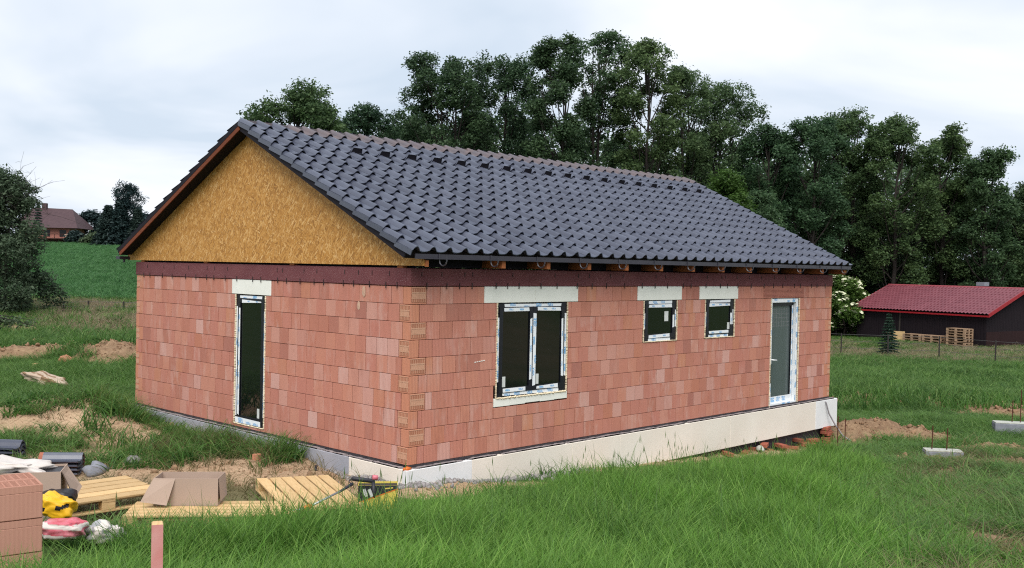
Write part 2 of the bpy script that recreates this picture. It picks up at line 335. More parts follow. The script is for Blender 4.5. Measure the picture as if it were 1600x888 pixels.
M['plastic_r'] = plain('red_plastic', (.50, .05, .08), (.6, .22, .27), 9, .4, .4, bump=.3)
M['plastic_b'] = plain('black_plastic', (.012, .011, .015), rough=.45, spec=.4)
M['clearplastic'] = plain('pale_clear_plastic', (.42, .42, .42), (.22, .22, .24), 9, .3, .5, bump=.6)
M['silver'] = plain('aluminium_tube', (.42, .43, .46), (.36, .37, .4), 6, .35, .5, .6)
M['orange'] = plain('orange_plastic', (.7, .17, .03), rough=.45)
M['boxyellow'] = plain('yellow_print', (.62, .50, .10), (.55, .42, .09), 5)
M['boxblack'] = plain('black_print', (.022, .022, .028), (.03, .03, .04), 5, .5)
M['pinkpaint'] = plain('faded_red_paint', (.50, .16, .15), (.55, .27, .25), 7, .75, bump=.2)
M['concrete'] = plain('grey_concrete', (.24, .25, .29), (.17, .18, .21), 10, .95, .1, bump=.5)
M['concretetop'] = plain('pale_concrete', (.46, .47, .43), (.32, .33, .30), 9, .9, .1, bump=.4)
M['rust'] = plain('rusty_steel', (.10, .035, .022), (.06, .022, .018), 20, .9, .2)
M['redbrick'] = plain('loose_red_brick', (.30, .095, .062), (.22, .07, .05), 9, .9, .1, bump=.4, vary=.25)
M['stone'] = plain('gravel_stone', (.20, .19, .20), (.30, .28, .27), 8, .95, .1, bump=.4, vary=.3)
M['clod'] = plain('soil_clod', (.30, .19, .12), (.20, .125, .075), 7, .95, .1, bump=.5, vary=.2)
M['cable'] = plain('grey_conduit', (.33, .32, .34), rough=.5)
M['bark'] = plain('dark_bark', (.05, .042, .038), (.03, .026, .025), 5, .95, .1, bump=.5, stretch=(4, 4, 1))
M['shedwood'] = plain('tarred_boards', (.010, .0075, .011), (.016, .011, .014), 3, .9, .15, stretch=(6, 6, .6))
M['shedbrown'] = plain('brown_boards', (.028, .013, .014), (.018, .009, .010), 3, .9, .15, stretch=(6, 6, .6))
M['redroof'] = plain('red_sheet_metal', (.14, .036, .050), (.19, .055, .072), 2, .30, .6)
M['redtrim'] = plain('bright_red_trim', (.30, .012, .02), rough=.45)
M['ridgecap'] = plain('red_ridge_cap', (.33, .075, .095), rough=.4, spec=.5)
M['fencepost'] = plain('fence_post_steel', (.035, .03, .028), rough=.8)
M['wire'] = plain('fence_wire', (.12, .12, .12), rough=.6, spec=.3, metal=.5)
M['houseroof'] = plain('brown_roof', (.075, .045, .05), (.055, .032, .038), 2, .8)
M['pinkwall'] = plain('pink_plaster', (.40, .17, .13), (.34, .14, .11), 1)
M['darkwood'] = plain('dark_timber', (.05, .022, .016))
M['creamwall'] = plain('cream_wall', (.55, .38, .30))
M['darkwin'] = plain('dark_window', (.012, .012, .016), rough=.2)

# ground: soil, straw and crop come from mesh attributes
k = NM('ground'); p = k.pos()
at = lambda n: k.n('ShaderNodeAttribute', attribute_name=n).outputs['Fac']
n1 = k.noise(p, 1.6, 4); n2 = k.noise(p, 14, 4, .65)
gr = k.mix(k.ramp(n1, [(.3, (0, 0, 0)), (.7, (1, 1, 1))]), (.045, .095, .024), (.072, .115, .034))
gr = k.mix(k.ramp(n2, [(.5, (0, 0, 0)), (.75, (.7, .7, .7))]), gr, (.12, .10, .05))
so = k.mix(k.ramp(n1, [(.3, (0, 0, 0)), (.7, (1, 1, 1))]), (.40, .27, .17), (.53, .385, .26)); so = k.mix(at('earth'), so, k.mix(k.ramp(k.noise(p, 5, 4, .7), [(.35, (0, 0, 0)), (.65, (1, 1, 1))]), (.17, .105, .065), (.33, .225, .14))); so = k.mix(k.ramp(n2, [(.30, (1, 1, 1)), (.48, (0, 0, 0))]), so, (.27, .17, .105))
dr = k.mix(n2, (.27, .205, .125), (.13, .12, .06))
cr = k.mix(k.ramp(n2, [(.35, (0, 0, 0)), (.65, (1, 1, 1))]), (.035, .11, .042), (.07, .17, .065))
col = k.mix(at('crop'), gr, cr); col = k.mix(at('straw'), col, dr); col = k.mix(at('soil'), col, so)
k.bump(k.math('ADD', n2, k.noise(p, 55, 3)), .9, .03); M['ground'] = k.end(col, .95, .1)

# ------------------------------------------------------------------ setting: ground sheet
def axis(core0, core1, step, lo, hi, g=1.13):
    a = list(np.arange(core0, core1, step)); s = step; x = a[-1]
    while x < hi: s *= g; x += s; a.append(x)
    s = step; x = a[0]; pre = []
    while x > lo: s *= g; x -= s; pre.append(x)
    return np.array(pre[::-1]+a)
La = axis(-11, 13, .13, -900, 900); Da = axis(4.5, 32, .13, -120, 1500)
Lg, Dg = np.meshgrid(La, Da); GX, GY = xy(Lg, Dg); GZ = height(GX, GY); GS, _ = soil_terms(GX, GY)
inside = (GX > .25) & (GX < 12.2) & (GY > .25) & (GY < 8.0); GZ = np.where(inside, -1.0, GZ)
def straw_f(x, y):
    l, d = ld(x, y); a = l/np.maximum(d, 1); n = fnoise(x, y, .5, 21)
    s = smooth(-.1, -.25, a)*smooth(31, 34, d+(n-.5)*4)*smooth(46, 43, d)*smooth(-.56, -.44, a+(n-.5)*.06)
    r = smooth(.25, .3, a)*smooth(44, 48, d+(n-.5)*5)*smooth(62, 56, d)*.38
    b = smooth(.28, .40, a+(n-.5)*.25)*smooth(22, 18, d)*(.35+.6*n)
    q = smooth(-.10, -.2, a)*smooth(9.5, 10.5, d)*smooth(19, 17, d)*.75
    return np.maximum(np.maximum(s, r), np.maximum(b, q))
def crop_f(x, y):
    l, d = ld(x, y); a = l/np.maximum(d, 1); return smooth(-.1, -.2, a)*smooth(44, 46, d)*smooth(175, 165, d)
V = np.stack([GX, GY, GZ], -1).reshape(-1, 3); nr, nc = GX.shape; ii = np.arange(nr*nc).reshape(nr, nc)
F = np.stack([ii[:-1, :-1], ii[:-1, 1:], ii[1:, 1:], ii[1:, :-1]], -1).reshape(-1, 4)
me = arr_mesh('ground', V, F, [M['ground']], smooth=True)
EA = np.maximum(smooth(20.5, 22.5, Dg), smooth(.30, .34, Lg/np.maximum(Dg, 1)))
for nm, val in (('soil', GS), ('earth', EA), ('straw', straw_f(GX, GY)), ('crop', crop_f(GX, GY))):
    me.attributes.new(nm, 'FLOAT', 'POINT').data.foreach_set('value', np.asarray(val, np.float32).ravel())
g = link(me, 'ground'); g['kind'] = 'structure'

# ------------------------------------------------------------------ the house
LX, WY, ZB = 12.43, 8.28, 2.5
house = thing('unfinished_house', 'unfinished red brick bungalow with dark tiled roof and chipboard gable', 'house')
WS = lambda u, z, d: (u, -d, z)                            # side wall (along X): d is outward
WG = lambda u, z, d: (-d, u, z)                            # gable wall (along Y)
def wbox(mb, wf, u0, u1, z0, z1, d0, d1, mat=0):
    a = wf(u0, z0, d0); b = wf(u1, z1, d1); return mb.box(min(a[0], b[0]), max(a[0], b[0]), min(a[1], b[1]), max(a[1], b[1]), min(a[2], b[2]), max(a[2], b[2]), mat)
OPS = [(1.70, 3.33, .80, 2.247), (5.37, 6.40, 1.50, 2.247), (7.31, 8.36, 1.50, 2.247), (9.76, 10.95, -.06, 2.247)]
OPG = [(3.66, 4.60, .04, 2.247)]
def wall_core(wf, length, ops, name, dd=(-.45, -.10)):
    mb = MB(); us = sorted({0.1, length-.1, *[o[0]-.01 for o in ops], *[o[1]+.01 for o in ops]})
    for a, b in zip(us[:-1], us[1:]):
        z = -.02
        for o in [o for o in ops if o[0]-.011 <= a and b <= o[1]+.011]:
            if o[2]-.01 > z: wbox(mb, wf, a, b, z, o[2]-.01, *dd)
            z = o[3]
        wbox(mb, wf, a, b, z, 2.74, *dd)
    return mb.build(name, M['core'], house)
side_wall = wall_core(WS, LX, OPS, 'side_wall'); gable_wall = wall_core(WG, WY, OPG, 'gable_wall')
mb = MB(); mb.box(LX-.45, LX, .46, WY, -.02, 2.74); mb.box(.46, LX-.46, WY-.45, WY, -.02, 2.74); mb.build('rear_wall', M['brick'], house)
mb = MB(); mb.box(.46, LX-.46, .46, WY-.46, -.15, -.02); mb.build('floor_slab', M['mortar'], house)
# blocks
UB = MB().cbox(-.5, .5, 0, 1, -.5, .5, .012).mesh('brick', [M['brick']])        # unit block, scaled per block
G_ = .0065; RH_ = .25
blocks = []                                                # (wall, u0, u1, z0, z1)
def course(wallkey, i, u_start, u_end, ops):
    z0 = i*RH_+.001; z1 = z0+RH_-G_; u = u_start; rr = random.Random(i*7+len(wallkey)); first = True
    while u < u_end-.02:
        n = u+(.25 if not first else [.25, .125, .19, .25, .16][rr.randrange(5)]); first = False
        if rr.random() < .06: n -= .06
        if u_end-n < .07: n = u_end
        segs = [(u, n)]
        for a, b, c, d in ops:
            if z0 < d-.02 and z1 > c+.02 and z0 > c-.03:
                s2 = []
                for p0, p1 in segs:
                    if p1 <= a or p0 >= b: s2.append((p0, p1)); continue
                    if p0 < a-.015: s2.append((p0, a))
                    if p1 > b+.015: s2.append((b, p1))
                segs = s2
        for a, b, c, d in ops:
            if z0 < d-.02 and z1 > c+.02:
                s2 = []
                for p0, p1 in segs:
                    cut = [p0]+[q for q in (a, b) if p0+.015 < q < p1-.015]+[p1]; s2 += list(zip(cut[:-1], cut[1:]))
                segs = s2
        for p0, p1 in segs:
            zz0, zz1 = z0, z1
            for a, b, c, d in ops:
                if p0 < b-.01 and p1 > a+.01:
                    if zz0 < c-.03 and c < zz1: zz1 = c-.002
                    if zz0 < d < zz1: zz0 = d+.002
            blocks.append((wallkey, p0, p1, zz0, zz1))
        u = n
cornerb = []
LINT = [(1.43, 3.58, 2.25, 2.5), (5.19, 6.535, 2.25, 2.5), (7.115, 8.475, 2.25, 2.5), (9.46, 11.14, 2.25, 2.5)]; LING = [(3.51, 4.72, 2.25, 2.5)]
for i in range(10):
    even = (9-i) % 2 == 0
    course('S', i, .30 if even else .17, LX-(.10 if even else .28), OPS+LINT+[(1.66, 3.36, .66, .80)])
    course('G', i, .17 if even else .245, WY-(.28 if even else .10), OPG+LING)
def bdist(b):
    w, u0, u1, z0, z1 = b; P = np.array(WS((u0+u1)/2, (z0+z1)/2, 0) if w == 'S' else WG((u0+u1)/2, (z0+z1)/2, 0)); q = P-CP
    return (u1-u0)*(z1-z0)*abs(q[1] if w == 'S' else q[0])/np.linalg.norm(q)**3
blocks.sort(key=bdist, reverse=True)
def bM(b):
    w, u0, u1, z0, z1 = b; c = (u0+u1)/2; z = (z0+z1)/2; L = u1-u0-G_
    jig = random.uniform(-.003, .003)
    if w == 'S': return Matrix.Translation((c, jig, z)) @ Matrix.Diagonal((L, .11, z1-z0, 1))
    return Matrix.Translation((jig, c, z)) @ Matrix.Rotation(-math.pi/2, 4, 'Z') @ Matrix.Diagonal((L, .11, z1-z0, 1))
for b in blocks[:300]:
    link(UB, 'brick', side_wall if b[0] == 'S' else gable_wall, bM(b))
mb = MB(); ub = MB().cbox(-.5, .5, 0, 1, -.5, .5, .012)
for b in blocks[300:]: mb.add(ub.v, ub.f, 0, bM(b))
o = mb.build('brick_courses', M['brick'], house, recalc=False); o['kind'] = 'stuff'
# corner blocks: orange, with the ribbed hollow end on alternate faces
def corner_mesh(a, b, ribs):                               # a along X, b along Y; ribs on 'x' face (y=0) or 'y' face (x=0)
    m = MB(); m.cbox(0, a-G_, 0, b-G_, 0, RH_-G_, .004)
    def rb(u0, u1, z0, z1, d, mat): m.box(u0, u1, -d, .001, z0, z1, mat) if ribs == 'x' else m.box(-d, .001, u0, u1, z0, z1, mat)
    w = (a if ribs == 'x' else b)-G_
    for z0, z1, mt in ((.025, .075, 2), (.095, .15, 1), (.175, .225, 2)): rb(.02, w-.02, z0, z1, .003, mt)
    for z0, z1 in ((.076, .094), (.152, .172), (.228, .238)): rb(.015, w-.015, z0, z1, .006, 1)
    n = 6
    for q in range(n+1):
        uu = .02+(w-.048)*q/n; rb(uu, uu+.009, .03, .222, .005, 1)
    return m.mesh('corner_brick', [M['corner'], M['rib'], M['hole']])
cx_ = corner_mesh(.30, .17, 'x'); cy_ = corner_mesh(.17, .245, 'y')
fx_ = MB().cbox(0, .28-G_, 0, .1, 0, RH_-G_, .004).box(.15, .26, -.004, .001, .03, .1, 1).box(.15, .26, -.004, .001, .14, .21, 1).mesh('corner_brick', [M['corner'], M['rib']])
fy_ = MB().cbox(0, .1, 0, .28-G_, 0, RH_-G_, .004).box(-.004, .001, .13, .26, .03, .1, 1).box(-.004, .001, .13, .26, .14, .21, 1).mesh('corner_brick', [M['corner'], M['rib']])
px_ = MB().cbox(0, .1, 0, .1, 0, RH_-G_, .004).mesh('corner_brick', [M['corner']])
for i in range(10):
    even = (9-i) % 2 == 0; z = i*RH_+.001
    link(cx_ if even else cy_, 'corner_brick', side_wall, T(0, 0, z))
    link(px_ if even else fx_, 'corner_brick', side_wall, T(LX-(.1 if even else .28), 0, z))
    link(fy_ if even else px_, 'corner_brick', gable_wall, T(0, WY-(.28 if even else .1), z))
# lintel panels
def lintel(wf, parent, u0, u1, cuts, mat='lint_foam'):
    us = [u0]+cuts+[u1]
    for a, b in zip(us[:-1], us[1:]):
        m = MB(); p = wf(a+.001, 2.252, .006); q = wf(b-.001, 2.498, -.10)
        m.cbox(min(p[0], q[0]), max(p[0], q[0]), min(p[1], q[1]), max(p[1], q[1]), 2.252, 2.498, .004); m.build('lintel_panel', M[mat], parent)
lintel(WS, side_wall, 1.43, 3.58, [2.545]); lintel(WS, side_wall, 5.19, 6.535, [5.46]); lintel(WS, side_wall, 7.115, 8.475, [7.395]); lintel(WG, gable_wall, 3.51, 4.72, [])
m = MB(); wbox(m, WS, 9.46, 11.14, 2.252, 2.498, -.1, .002)
for q in range(9): wbox(m, WS, 9.465, 11.135, 2.262+q*.026, 2.276+q*.026, .001, .010, 0)
m.build('ribbed_lintel', M['lintel_clay'], side_wall)
# sill course below the big window
for a, b in ((1.67, 2.02), (2.024, 2.36), (2.364, 2.70), (2.704, 3.04), (3.044, 3.35)):
    m = MB(); m.cbox(a, b, -.004, .1, .675+random.uniform(-.01, .01), .796, .004); m.build('sill_brick', M['lint_foam'], side_wall)
# ring beam
m = MB(); m.cbox(-.012, LX+.01, -.012, .08, 2.505, 2.755, .006); ring_s = m.build('ring_beam', M['beam'], house)
m = MB(); m.cbox(-.014, .078,   .081, WY+.01, 2.504, 2.756, .006); ring_g = m.build('ring_beam', M['beam'], house)
pin = MB().box(-.005, .005, -.005, .005, -.052, .04).mesh('fixing_pin', [M['pin']])
rr = random.Random(4)
for wf, Ln, par in ((WS, LX, ring_s), (WG, WY, ring_g)):
    u = .28
    while u < Ln-.1:
        link(pin, 'fixing_pin', par, T(*wf(u, 2.515, .018))); 
        if rr.random() < .75: link(pin, 'fixing_pin', par, T(*wf(u+rr.uniform(-.12, .12), 2.68, .016), s=(.9, .9, .7)))
        u += rr.choice([.25, .38, .5, .38])

for y_, z_, r_ in ((1.05, 2.40, .055), (1.17, 2.19, .045)):
    m = MB(); m.add([(-.006, y_+r_*.8*math.cos(w)*random.uniform(.85, 1.1), z_+r_*1.5*math.sin(w)) for w in np.linspace(0, 2*math.pi, 13)[:-1]]+[(-.012, y_, z_)], [(i, (i+1) % 12, 12) for i in range(12)]); m.build('plaster_daub', M['daub'], gable_wall)
m = MB()
for q in range(5): m.box(1.25+q*.045, 1.28+q*.045, -.008, 0, 1.372+.004*q, 1.384+.004*q)
m.build('chalk_mark', M['lint_foam'], side_wall)['kind'] = 'stuff'
# plinth boards (each a piece), bed joint and foundation
m = MB(); m.box(0.02, LX-.02, -.012, .3, -.05, -.003); m.box(-.012, .3, .3, WY-.02, -.05, -.003)
rr = random.Random(9)
for q in range(150):
    u = rr.uniform(0, LX); m.box(u, u+rr.uniform(.04, .16), -.02-rr.uniform(0, .025), -.011, -.045, -.03+rr.uniform(0, .028))
for q in range(90):
    u = rr.uniform(.1, WY); m.box(-.02-rr.uniform(0, .025), -.011, u, u+rr.uniform(.04, .16), -.045, -.03+rr.uniform(0, .028))
m.build('damp_course', M['bitumen'], house)
m = MB()
for q in range(220):
    u = rr.uniform(0, LX); m.box(u, u+rr.uniform(.06, .3), -.09, -.013, -.043, -.036+rr.uniform(0, .012))
for q in range(140):
    u = rr.uniform(.0, WY); m.box(-.09, -.013, u, u+rr.uniform(.06, .3), -.043, -.036+rr.uniform(0, .012))
m.build('mortar_bed', M['mortar'], house)['kind'] = 'stuff'
m = MB(); m.box(.0, LX-.05, .0, .45, -1.5, -.051); m.box(.0, .45, .451, WY, -1.5, -.051); m.box(LX-.5, LX-.05, .451, WY, -1.5, -.051); m.box(.451, LX-.501, WY-.45, WY, -1.5, -.051); m.build('foundation', M['bitumen'], house)
ZP = -.047
for a, b, mt in ((-.10, 1.15, 'xps'), (1.153, 3.4, 'beige'), (3.403, 4.65, 'beige'), (4.653, 5.9, 'beige'), (5.903, 8.15, 'beige'), (8.153, 10.4, 'beige'), (10.403, 11.62, 'beige'), (11.623, 12.63, 'xps')):
    m = MB(); m.cbox(a, b, -.10+random.uniform(-.002, .002), -.002, -.665, ZP, .006); m.build('plinth_board', M[mt], house)
for a, b, mt in ((.004, 1.22, 'beige'), (1.223, 2.47, 'greyboard'), (2.473, 3.72, 'greyboard'), (3.723, 4.97, 'greyboard'), (4.973, 6.22, 'greyboard'), (6.223, 7.47, 'greyboard'), (7.473, 8.36, 'greyboard')):
    m = MB(); m.cbox(-.10+random.uniform(-.002, .002), -.002, a, b, -.665, ZP+.003, .006); m.build('plinth_board', M[mt], house)
m = MB(); m.tube([(-.10, -.02, -.04), (-.06, -.06, -.028), (.02, -.04, -.035)], [.02, .035, .02], 7); m.build('foam_blob', M['orange'], house, smooth=True)

# gable board
def gfn(x): return lambda p, q, t: (t, p, q)
poly = [(-.316, 2.79), (-.316, 2.876), (4.14, 4.955), (8.596, 2.876), (8.596, 2.79)]
MB().prism(poly, gfn(0), -.04, -.016).build('gable_board', M['osb'], house)
MB().prism(poly, gfn(0), LX+.016, LX+.04).build('gable_board', M['osb'], house)
MB().box(.10, .14, .05, WY-.05, 2.735, 2.95).build('gable_shade_panel', M['deck'], house); MB().box(LX-.14, LX-.10, .05, WY-.05, 2.735, 2.95).build('gable_shade_panel', M['deck'], house)  # added black panels keep the gap under the gable boards dark and opaque
m = MB(); m.box(-.030, .03, -.335, -.318, 2.778, 2.872); m.build('gable_end_block', M['rafter'], house)
for y in (.22, 2.9, 5.6, 8.0): MB().box(-.02, .06, y-.06, y+.06, 2.757, 2.789).build('spacer_block', M['rafter'], house)

# roof
roof = MB(); PIT_R = math.atan2(2.15, 4.44); cR, sR = math.cos(PIT_R), math.sin(PIT_R)
E0y, E0z = -.29, 2.955
NROW, NCOL = 14, 43; TW = (LX+.54)/NCOL; X0 = -.27; SL = (4.14-E0y)/cR; EX = SL/NROW
def slope(side, x, t, n):                                  # point: x along the eave, t up the slope, n above the deck
    y = E0y+t*cR-n*sR; z = E0z+t*sR+n*cR
    return (x, y, z) if side == 0 else (x, 2*4.14-y, z)
for side in (0, 1):
    vs = [slope(side, x, t, n) for n in (-.115, 0) for x, t in ((X0+.01, .10), (LX+.255, .10), (LX+.255, SL-.005), (X0+.01, SL-.005))]
    roof.add(vs, [(0, 1, 2, 3), (4, 5, 6, 7), (0, 1, 5, 4), (1, 2, 6, 5), (2, 3, 7, 6), (3, 0, 4, 7)])
roof = roof.build('roof', M['deck'], house)
PX = [0, .018, .04, .06, .08, .105, .125, .135, .17, .215, .26, TW]
PHh = [.008, .040, .060, .066, .060, .038, .010, -.002, -.010, -.012, -.006, .008]
def tile_mesh(mat, flap=0, hood=False, both=None):
    m = MB(); n = len(PX); y1 = EX+.05
    top = lambda y, j: PHh[j]+.060-(.050)*(y/y1)
    v = [(PX[j], 0, top(0, j)) for j in range(n)]+[(PX[j], y1, top(y1, j)) for j in range(n)]+[(PX[j], 0, top(0, j)-.013) for j in range(n)]+[(PX[j], y1, top(y1, j)-.012) for j in range(n)]
    f = []
    for j in range(n-1): f += [(j, j+1, n+j+1, n+j), (2*n+j, 2*n+j+1, j+1, j), (2*n+j+1, 2*n+j, 3*n+j, 3*n+j+1)]
    m.add(v, f)
    if flap == 1: m.add([(a, y, z) for a in (-.014, 0) for y, z in ((0, -.012), (EX+.02, -.052), (EX+.02, .012), (0, .068))], [(0, 1, 2, 3), (4, 5, 6, 7), (0, 1, 5, 4), (1, 2, 6, 5), (2, 3, 7, 6), (3, 0, 4, 7)])
    if flap == 2: m.add([(TW+a, y, z) for a in (0, .014) for y, z in ((0, -.012), (EX+.02, -.052), (EX+.02, .012), (0, .068))], [(0, 1, 2, 3), (4, 5, 6, 7), (0, 1, 5, 4), (1, 2, 6, 5), (2, 3, 7, 6), (3, 0, 4, 7)])
    if hood:
        x0, x1 = .01, .25; v = [(x0, -.03, .06), (x1, -.03, .06), (x1-.02, -.03, .16), (x0+.03, -.03, .16), (x0+.04, .30, .05), (x1-.04, .30, .05)]
        m.add(v, [(3, 2, 5, 4), (0, 3, 4), (1, 5, 2)]); m.add([(x0+.012, -.022, .062), (x1-.012, -.022, .062), (x1-.03, -.022, .150), (x0+.04, -.022, .150)], [(0, 1, 2, 3)], 1)
    me = m.mesh('roof_tile', [M[mat], M['deck']], False, False)
    sm = [True]*len(me.polygons); me.polygons.foreach_set('use_smooth', sm)
    me.set_sharp_from_angle(angle=math.radians(38)); return me
TM = {('tile', 0): tile_mesh('tile'), ('tile', 1): tile_mesh('tile', 1), ('tile', 2): tile_mesh('tile', 2), ('tilebare', 0): tile_mesh('tilebare'), ('tilebare', 1): tile_mesh('tilebare', 1), ('tilebare', 2): tile_mesh('tilebare', 2)}
VENT = tile_mesh('tile', 0, True)
def tileM(side, c, r):
    jx, jr = random.gauss(0, .0025), random.gauss(0, .006)
    if side == 0: X, U, N = Vector((1, 0, 0)), Vector((0, cR, sR)), Vector((0, -sR, cR)); o = slope(0, X0+c*TW+jx, r*EX-.03, 0)
    else: X, U, N = Vector((-1, 0, 0)), Vector((0, -cR, sR)), Vector((0, sR, cR)); o = slope(1, X0+(c+1)*TW+jx, r*EX-.03, 0)
    return Matrix(((X.x, U.x, N.x, o[0]), (X.y, U.y, N.y, o[1]), (X.z, U.z, N.z, o[2]), (0, 0, 0, 1))) @ Matrix.Rotation(jr, 4, 'Z')
tl = []
for r in range(NROW):
    for c in range(NCOL):
        fl = 1 if c == 0 else 2 if c == NCOL-1 else 0
        bare = r == NROW-1 and 2 < c
        P = np.array(slope(0, X0+(c+.5)*TW, (r+.5)*EX, .04)); nv = np.array([0, -sR, cR]); q = P-CP; D = np.linalg.norm(q)
        vent = r == NROW-3 and c % 2 == 1 and 4 <= c <= 39
        tl.append((abs(q @ nv)/D**3+(1e3 if vent else 0), 0, c, r, TM[('tilebare' if bare else 'tile', fl)] if not vent else VENT, vent))
tl.sort(key=lambda t: -t[0])
joined = MB(); jm = []
def join_tile(me, Mx):
    jl = [tuple(v.co) for v in me.vertices]; joined.add(jl, [tuple(p.vertices) for p in me.polygons], 0, Mx)
    off = 2 if me.materials[0] == M['tilebare'] else 0
    joined.m[-len(me.polygons):] = [off+p.material_index if off == 0 else (2 if p.material_index == 0 else 1) for p in me.polygons]
for i, (a, sd_, c, r, me, vent) in enumerate(tl):
    if i < 300: link(me, 'vent_tile' if vent else 'roof_tile', roof, tileM(0, c, r))
    else: join_tile(me, tileM(0, c, r))
for r in range(NROW):
    for c in range(NCOL):
        join_tile(TM[('tile', 0)], tileM(1, c, r))
me = joined.mesh('roof_tiles', [M['tile'], M['deck'], M['tilebare']], True, False); me.set_sharp_from_angle(angle=math.radians(38))
o = link(me, 'roof_tiles', roof); o['kind'] = 'stuff'
m = MB(); m.box(X0+.05, LX+.2, 4.10, 4.18, E0z+SL*sR-.06, E0z+SL*sR+.045); m.build('ridge_batten', M['tilebare'], roof)
# barge rafters
for xx in (X0-.012, LX+.258):
    for side in (1,):
        vs = [slope(side, x, t, n) for n in (-.135, -.065) for x, t in ((xx, .1), (xx+.018, .1), (xx+.018, SL-.02), (xx, SL-.02))]
        MB().add(vs, [(0, 1, 2, 3), (4, 5, 6, 7), (0, 1, 5, 4), (1, 2, 6, 5), (2, 3, 7, 6), (3, 0, 4, 7)]).build('barge_rafter', M['barge'], roof)
        vs = [slope(side, x, t, n) for n in (-.063, .012) for x, t in ((xx-.004, .06), (xx+.016, .06), (xx+.016, SL-.02), (xx-.004, SL-.02))]
        MB().add(vs, [(0, 1, 2, 3), (4, 5, 6, 7), (0, 1, 5, 4), (1, 2, 6, 5), (2, 3, 7, 6), (3, 0, 4, 7)]).build('verge_strip', M['deck'], roof)
# drip strip, hooks, rafter tails
for side in (0, 1):
    s_ = 1 if side == 0 else -1; yc = lambda y: y if side == 0 else 2*4.14-y
    m = MB(); m.box(X0+.06, LX+.22, min(yc(-.335), yc(-.32)), max(yc(-.335), yc(-.32)), 2.885, 2.955); m.box(X0+.06, LX+.22, min(yc(-.36), yc(-.336)), max(yc(-.36), yc(-.336)), 2.885, 2.898); m.build('eave_strip', M['metal'], roof)
    m = MB(); m.box(.1, LX-.1, min(yc(.10), yc(.13)), max(yc(.10), yc(.13)), 2.77, 3.10); m.build('eave_shade_panel', M['deck'], house)  # added dark panel: blackens the gap between rafter tails, stops light leaking in
    hk = MB(); pts = [(0, yc(-.335-.005), 2.96)]+[(0, yc(-.415+.075*math.cos(w)), 2.872+.075*math.sin(w)) for w in np.linspace(0.1, -math.pi-.1, 12)]+[(0, yc(-.49), 2.93)]
    hk.tube(pts, .011, 5); hk = hk.mesh('gutter_hook', [M['hook']])
    rf = MB().cbox(-.04, .04, min(yc(-.325), yc(1.2)), max(yc(-.325), yc(1.2)), 2.772, 2.884, .004).mesh('rafter_tail', [M['rafter']])
    for q in range(13):
        x = .52+q*.985 if q else .05
        if q: link(rf, 'rafter_tail', house, T(x if q < 12 else LX-.06, 0, 0))
        link(hk, 'gutter_hook', roof, T(.22+q*.998, 0, 0))
m = MB(); m.box(-.25, -.03, 8.50, 8.66, 2.80, 2.86); m.tube([(-.12, 8.58, 2.80), (-.12, 8.58, 2.74)], .02, 6); m.build('gutter_end', M['metal'], roof)

# ------------------------------------------------------------------ windows and door
fc = bpy.data.curves.new('film_text', 'FONT'); fc.body = 'VEKA'; fc.size = .062; fc.align_x = 'CENTER'; fc.align_y = 'CENTER'; fc.resolution_u = 1; fc.offset = .0015
fo = bpy.data.objects.new('film_text', fc); COL.objects.link(fo); bpy.context.view_layer.update()
tme = bpy.data.meshes.new_from_object(fo.evaluated_get(bpy.context.evaluated_depsgraph_get())); TV = [tuple(v.co) for v in tme.vertices]; TF = [tuple(p.vertices) for p in tme.polygons]
bpy.data.objects.remove(fo)
def film(wf, parent, u0, u1, z0, z1, d, seed):
    rr = random.Random(seed); m = MB(); j = .012
    sgn = 1 if wf is WS else -1
    v = [wf(u0+rr.uniform(-j, j), z0+rr.uniform(-j, j), d), wf(u1+rr.uniform(-j, j), z0+rr.uniform(-j, j), d), wf(u1+rr.uniform(-j, j), z1+rr.uniform(-j, j), d), wf(u0+rr.uniform(-j, j), z1+rr.uniform(-j, j), d)]
    v2 = [wf(p[0] if wf is WS else p[1], p[2], d-.003) for p in v]
    m.add(v+v2, [(0, 1, 2, 3), (0, 1, 5, 4), (1, 2, 6, 5), (2, 3, 7, 6), (3, 0, 4, 7)])
    horiz = (u1-u0) > (z1-z0); Ln = max(u1-u0, z1-z0); Wd = min(u1-u0, z1-z0); p = rr.uniform(.10, .2); cu, cz = (u0+u1)/2, (z0+z1)/2; rows = (-.22, .22) if Wd > .065 else (0,)
    while p < Ln-.10:
        for rw in rows:
            if rr.random() < .35 and len(rows) > 1: continue
            off = p+rr.uniform(-.02, .02)
            sc_ = min(1.0, Wd/.085)
            if horiz: base = ((u0+off) if sgn > 0 else (u1-off), cz+rw*Wd); R_ = ((sgn, 0), (0, 1))
            else: base = (cu+rw*Wd, z0+off); R_ = ((0, 1), (-sgn, 0))
            if rr.random() < .3:
                hw, hh = .07*sc_, .020*sc_; q = [(-hw, -hh), (hw, -hh), (hw, hh), (-hw, hh)]
                m.add([wf(base[0]+x*R_[0][0]+y*R_[1][0], base[1]+x*R_[0][1]+y*R_[1][1], d+.0008) for x, y in q], [(0, 1, 2, 3)], 2)
            m.add([wf(base[0]+(x*R_[0][0]+y*R_[1][0])*sc_, base[1]+(x*R_[0][1]+y*R_[1][1])*sc_, d+.0016) for x, y, _ in TV], TF, 1)
        p += rr.uniform(.20, .30)
    return m.build('protective_film', [M['film'], M['print'], M['printbg']], parent, recalc=False)
def ring(mb, wf, u0, u1, z0, z1, w, d0, d1, mat=0, wt=None):
    wt = wt or w
    wbox(mb, wf, u0, u0+w, z0, z1, d0, d1, mat); wbox(mb, wf, u1-w, u1, z0, z1, d0, d1, mat); wbox(mb, wf, u0+w, u1-w, z0, z0+w, d0, d1, mat); wbox(mb, wf, u0+w, u1-w, z1-wt, z1, d0, d1, mat)
